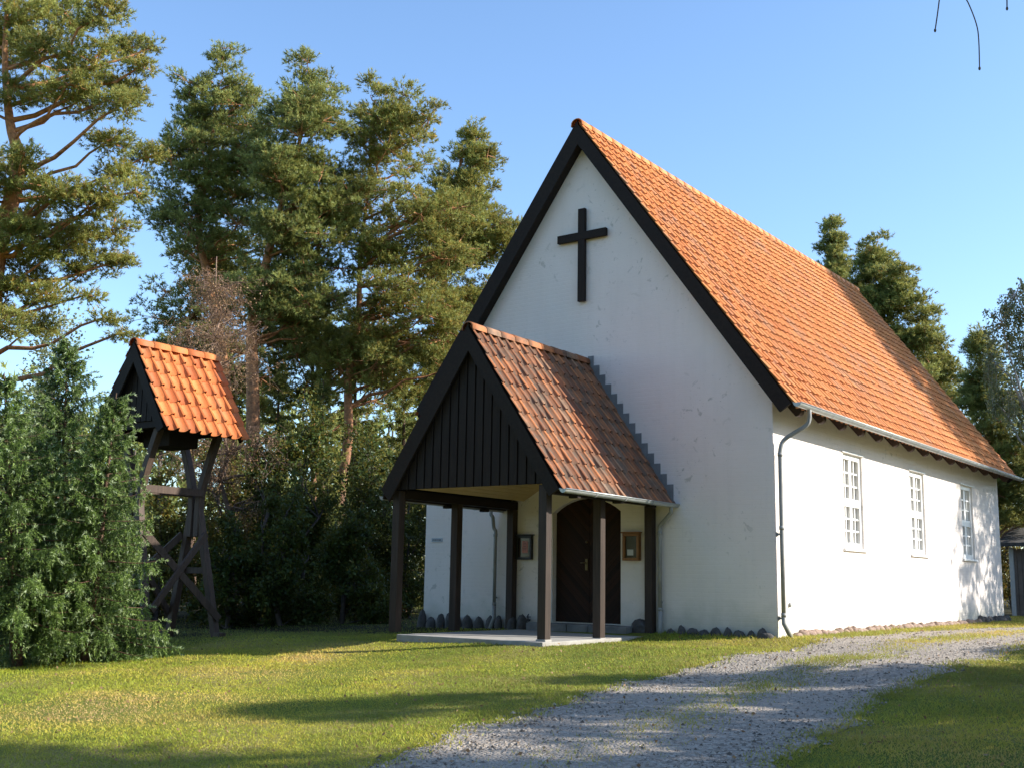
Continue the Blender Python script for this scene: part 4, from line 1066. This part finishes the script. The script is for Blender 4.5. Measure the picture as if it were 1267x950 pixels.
# the wood beyond
rng = np.random.default_rng(77); s = Soup(); mb = MB()
for i in range(70):
    if i < 52: u = rng.uniform(-350, 700); d = rng.uniform(44, 70); vt = rng.uniform(440, 560)
    else: u = rng.uniform(1100, 1500); d = rng.uniform(48, 70); vt = rng.uniform(470, 600)
    b = base_at(u, 700, d); t = at(u, vt, d); H = t[2]-b[2]
    mb.tube([b, (b[0], b[1], b[2]+H*.8)], [.16, .05], 5, False)
    k = 14; c = np.array(b)[None]+np.stack([rng.normal(0, 1.5, k), rng.normal(0, 1.5, k), H*rng.uniform(.05, .95, k)], 1)
    needle_pads(s, c, rvec(rng, k), rng, 1.2, 16, 9, .4, .14, 0, .6)
mb.build('wood_trunks', 'bark_grey').name = 'far_wood_trunks'
tag(bpy.data.objects['far_wood_trunks'], 'dim tree trunks deep in the far wood', 'wood', None, 'stuff')
o = s.build('far_wood', 'pine'); tag(o, 'dark far wood closing the view behind the trees', 'wood', None, 'stuff')

# trees to the right of the view that shade the lawn, the drive and the far wall
def side_pine(label, bx, by, z0, z1, r0, seed, n, cone=False, mat='pine', lean=0, pr=.5):
    rng = np.random.default_rng(seed); rr = random.Random(seed); root = empty('scots_pine'); tag(root, label, 'tree')
    bz = gh(bx, by); mb = MB(); pts = limb(mb, (bx, by, bz-.05), (bx+lean, by, z1-.2), .2, .03, 0, rr, 8, 8)
    k = n; h = rng.random(k)**(1.1 if cone else 1.); z = z0+(z1-z0)*h
    rad = r0*(1.03-h**2.5 if cone else np.sqrt(np.clip(1-(2*h-1)**2, .1, 1)))
    a = rng.uniform(0, 6.28, k); q = np.sqrt(rng.random(k))*rad
    c = np.stack([bx+lean*h+np.cos(a)*q, by+np.sin(a)*q, z], 1)
    for p in c[::2]:
        j = min(8, max(0, int(8*(p[2]-.5-bz)/(z1-bz)))); limb(mb, pts[j], p, .03, .008, 0, rr, 3, 4)
    mb.build('trunk', 'bark_pine', root); s = Soup(); o_ = np.stack([np.cos(a), np.sin(a), np.full(k, .3)], 1)
    needle_pads(s, c, o_, rng, pr, 20, 7, .2, .05); s.build('crown', mat, root); finish(root, (bx, by, bz)); return root
side_pine('tall round-topped pine right of the far end of the church', 10.0, 21.1, 2.0, 18.7, 4.9, 81, 1150, True, pr=.68)
side_pine('slim young pine beyond the drive opposite the church door', 9.6, -.3, .5, 5.9, .45, 82, 60, pr=.36)
side_pine('bushy pine by the drive nearest the camera', 11.25, -1.6, 1.2, 7.9, .85, 83, 110, pr=.38)
side_pine('slender roadside pine right of the drive', 12.2, -2.9, 1.0, 6.9, .7, 84, 26, pr=.33)
side_pine('tall roadside pine with a wide crown right of the lawn', 14.2, -4.5, 2.0, 12.6, 1.6, 85, 420)
for i_, (x_, y_, h_) in enumerate([(8.3, 2.2, 2.6), (8.2, -.6, 2.8), (8.3, -3.0, 2.9), (8.5, -5.4, 2.8), (8.8, -7.8, 2.5)]):
    side_pine(('round low mountain pine farthest up the drive', 'second low mountain pine up the drive', 'middle one of the low mountain pines by the drive', 'low mountain pine nearest but one to the camera', 'low mountain pine nearest the camera')[i_], x_, y_, .1, h_, 1.45, 90+i_, 95, pr=.45)

rng = np.random.default_rng(78); s = Soup(); mb = MB()  # unseen wood, added to hold back low sky light from behind and right
for i in range(95):
    if i < 55: bx, by, H = rng.uniform(-30, 30), rng.uniform(-46, -34), rng.uniform(13, 19)
    else: bx, by, H = rng.uniform(30, 44), rng.uniform(-34, 34), rng.uniform(10, 13.5)+.0
    b_ = (bx, by, gh(bx, by)-.1); mb.tube([b_, (bx, by, b_[2]+H*.85)], [.2, .06], 5, False)
    k = 16; c = np.array(b_)[None]+np.stack([rng.normal(0, 1.7, k), rng.normal(0, 1.7, k), H*rng.uniform(.06, .95, k)], 1)
    needle_pads(s, c, rvec(rng, k), rng, 1.6, 18, 8, .5, .22, 0, .7)
o = mb.build('sky_blocking_wood_trunks', 'bark_grey'); tag(o, 'trunks of the unseen wood added behind the viewpoint to block low sky light', 'wood', None, 'stuff')
o = s.build('sky_blocking_wood', 'pine'); tag(o, 'unseen wood added behind the viewpoint and beyond the drive to block low sky light', 'wood', None, 'stuff')

# birch beside the camera with twigs hanging into the top of the view
bt = empty('roadside_birch'); tag(bt, 'birch with a few bare twig tips hanging into the top right of the view', 'tree')
bb = at(1700, 475, 9.0); bb = (bb[0], bb[1], gh(bb[0], bb[1])-.05); rr = random.Random(12)
mb = MB(); tp = at(1640, -330, 8.2); limb(mb, bb, tp, .14, .05, 0, rr, 8, 10); mb.build('trunk', 'bark_birch', bt)
mb = MB(); lb = limb(mb, tp, at(1215, -90, 6.5), .04, .012, .06, rr, 6, 6); limb(mb, lb[-1], at(1150, -60, 6.4), .012, .005, 0, rr, 3, 5); bo = mb.build('bough', 'bark_grey', bt)
def twig(pts, r0=.0038):
    mb = MB(); P = smooth_path([tuple(at(u, v, 6.5)) for u, v in pts], 4); mb.tube(P, [r0]*(len(P)-1)+[r0*.9], 6)
    e = P[-1]; mb.blob((e.x, e.y, e.z), .0075, .0075, .012, 3, 8, 5, False, .05); mb.build('twig', 'bark_grey', bo)
twig([(1170, -75), (1165, -25), (1161, 10), (1157, 38)]); twig([(1172, -72), (1185, -20), (1198, 4), (1208, 30), (1211, 50), (1212, 85)]); twig([(1215, -88), (1238, -40), (1245, -10), (1246, 11)])
finish(bt, bb)
print('objects', len(bpy.data.objects), 'polys', sum(len(o.data.polygons) for o in bpy.data.objects if o.type == 'MESH'))
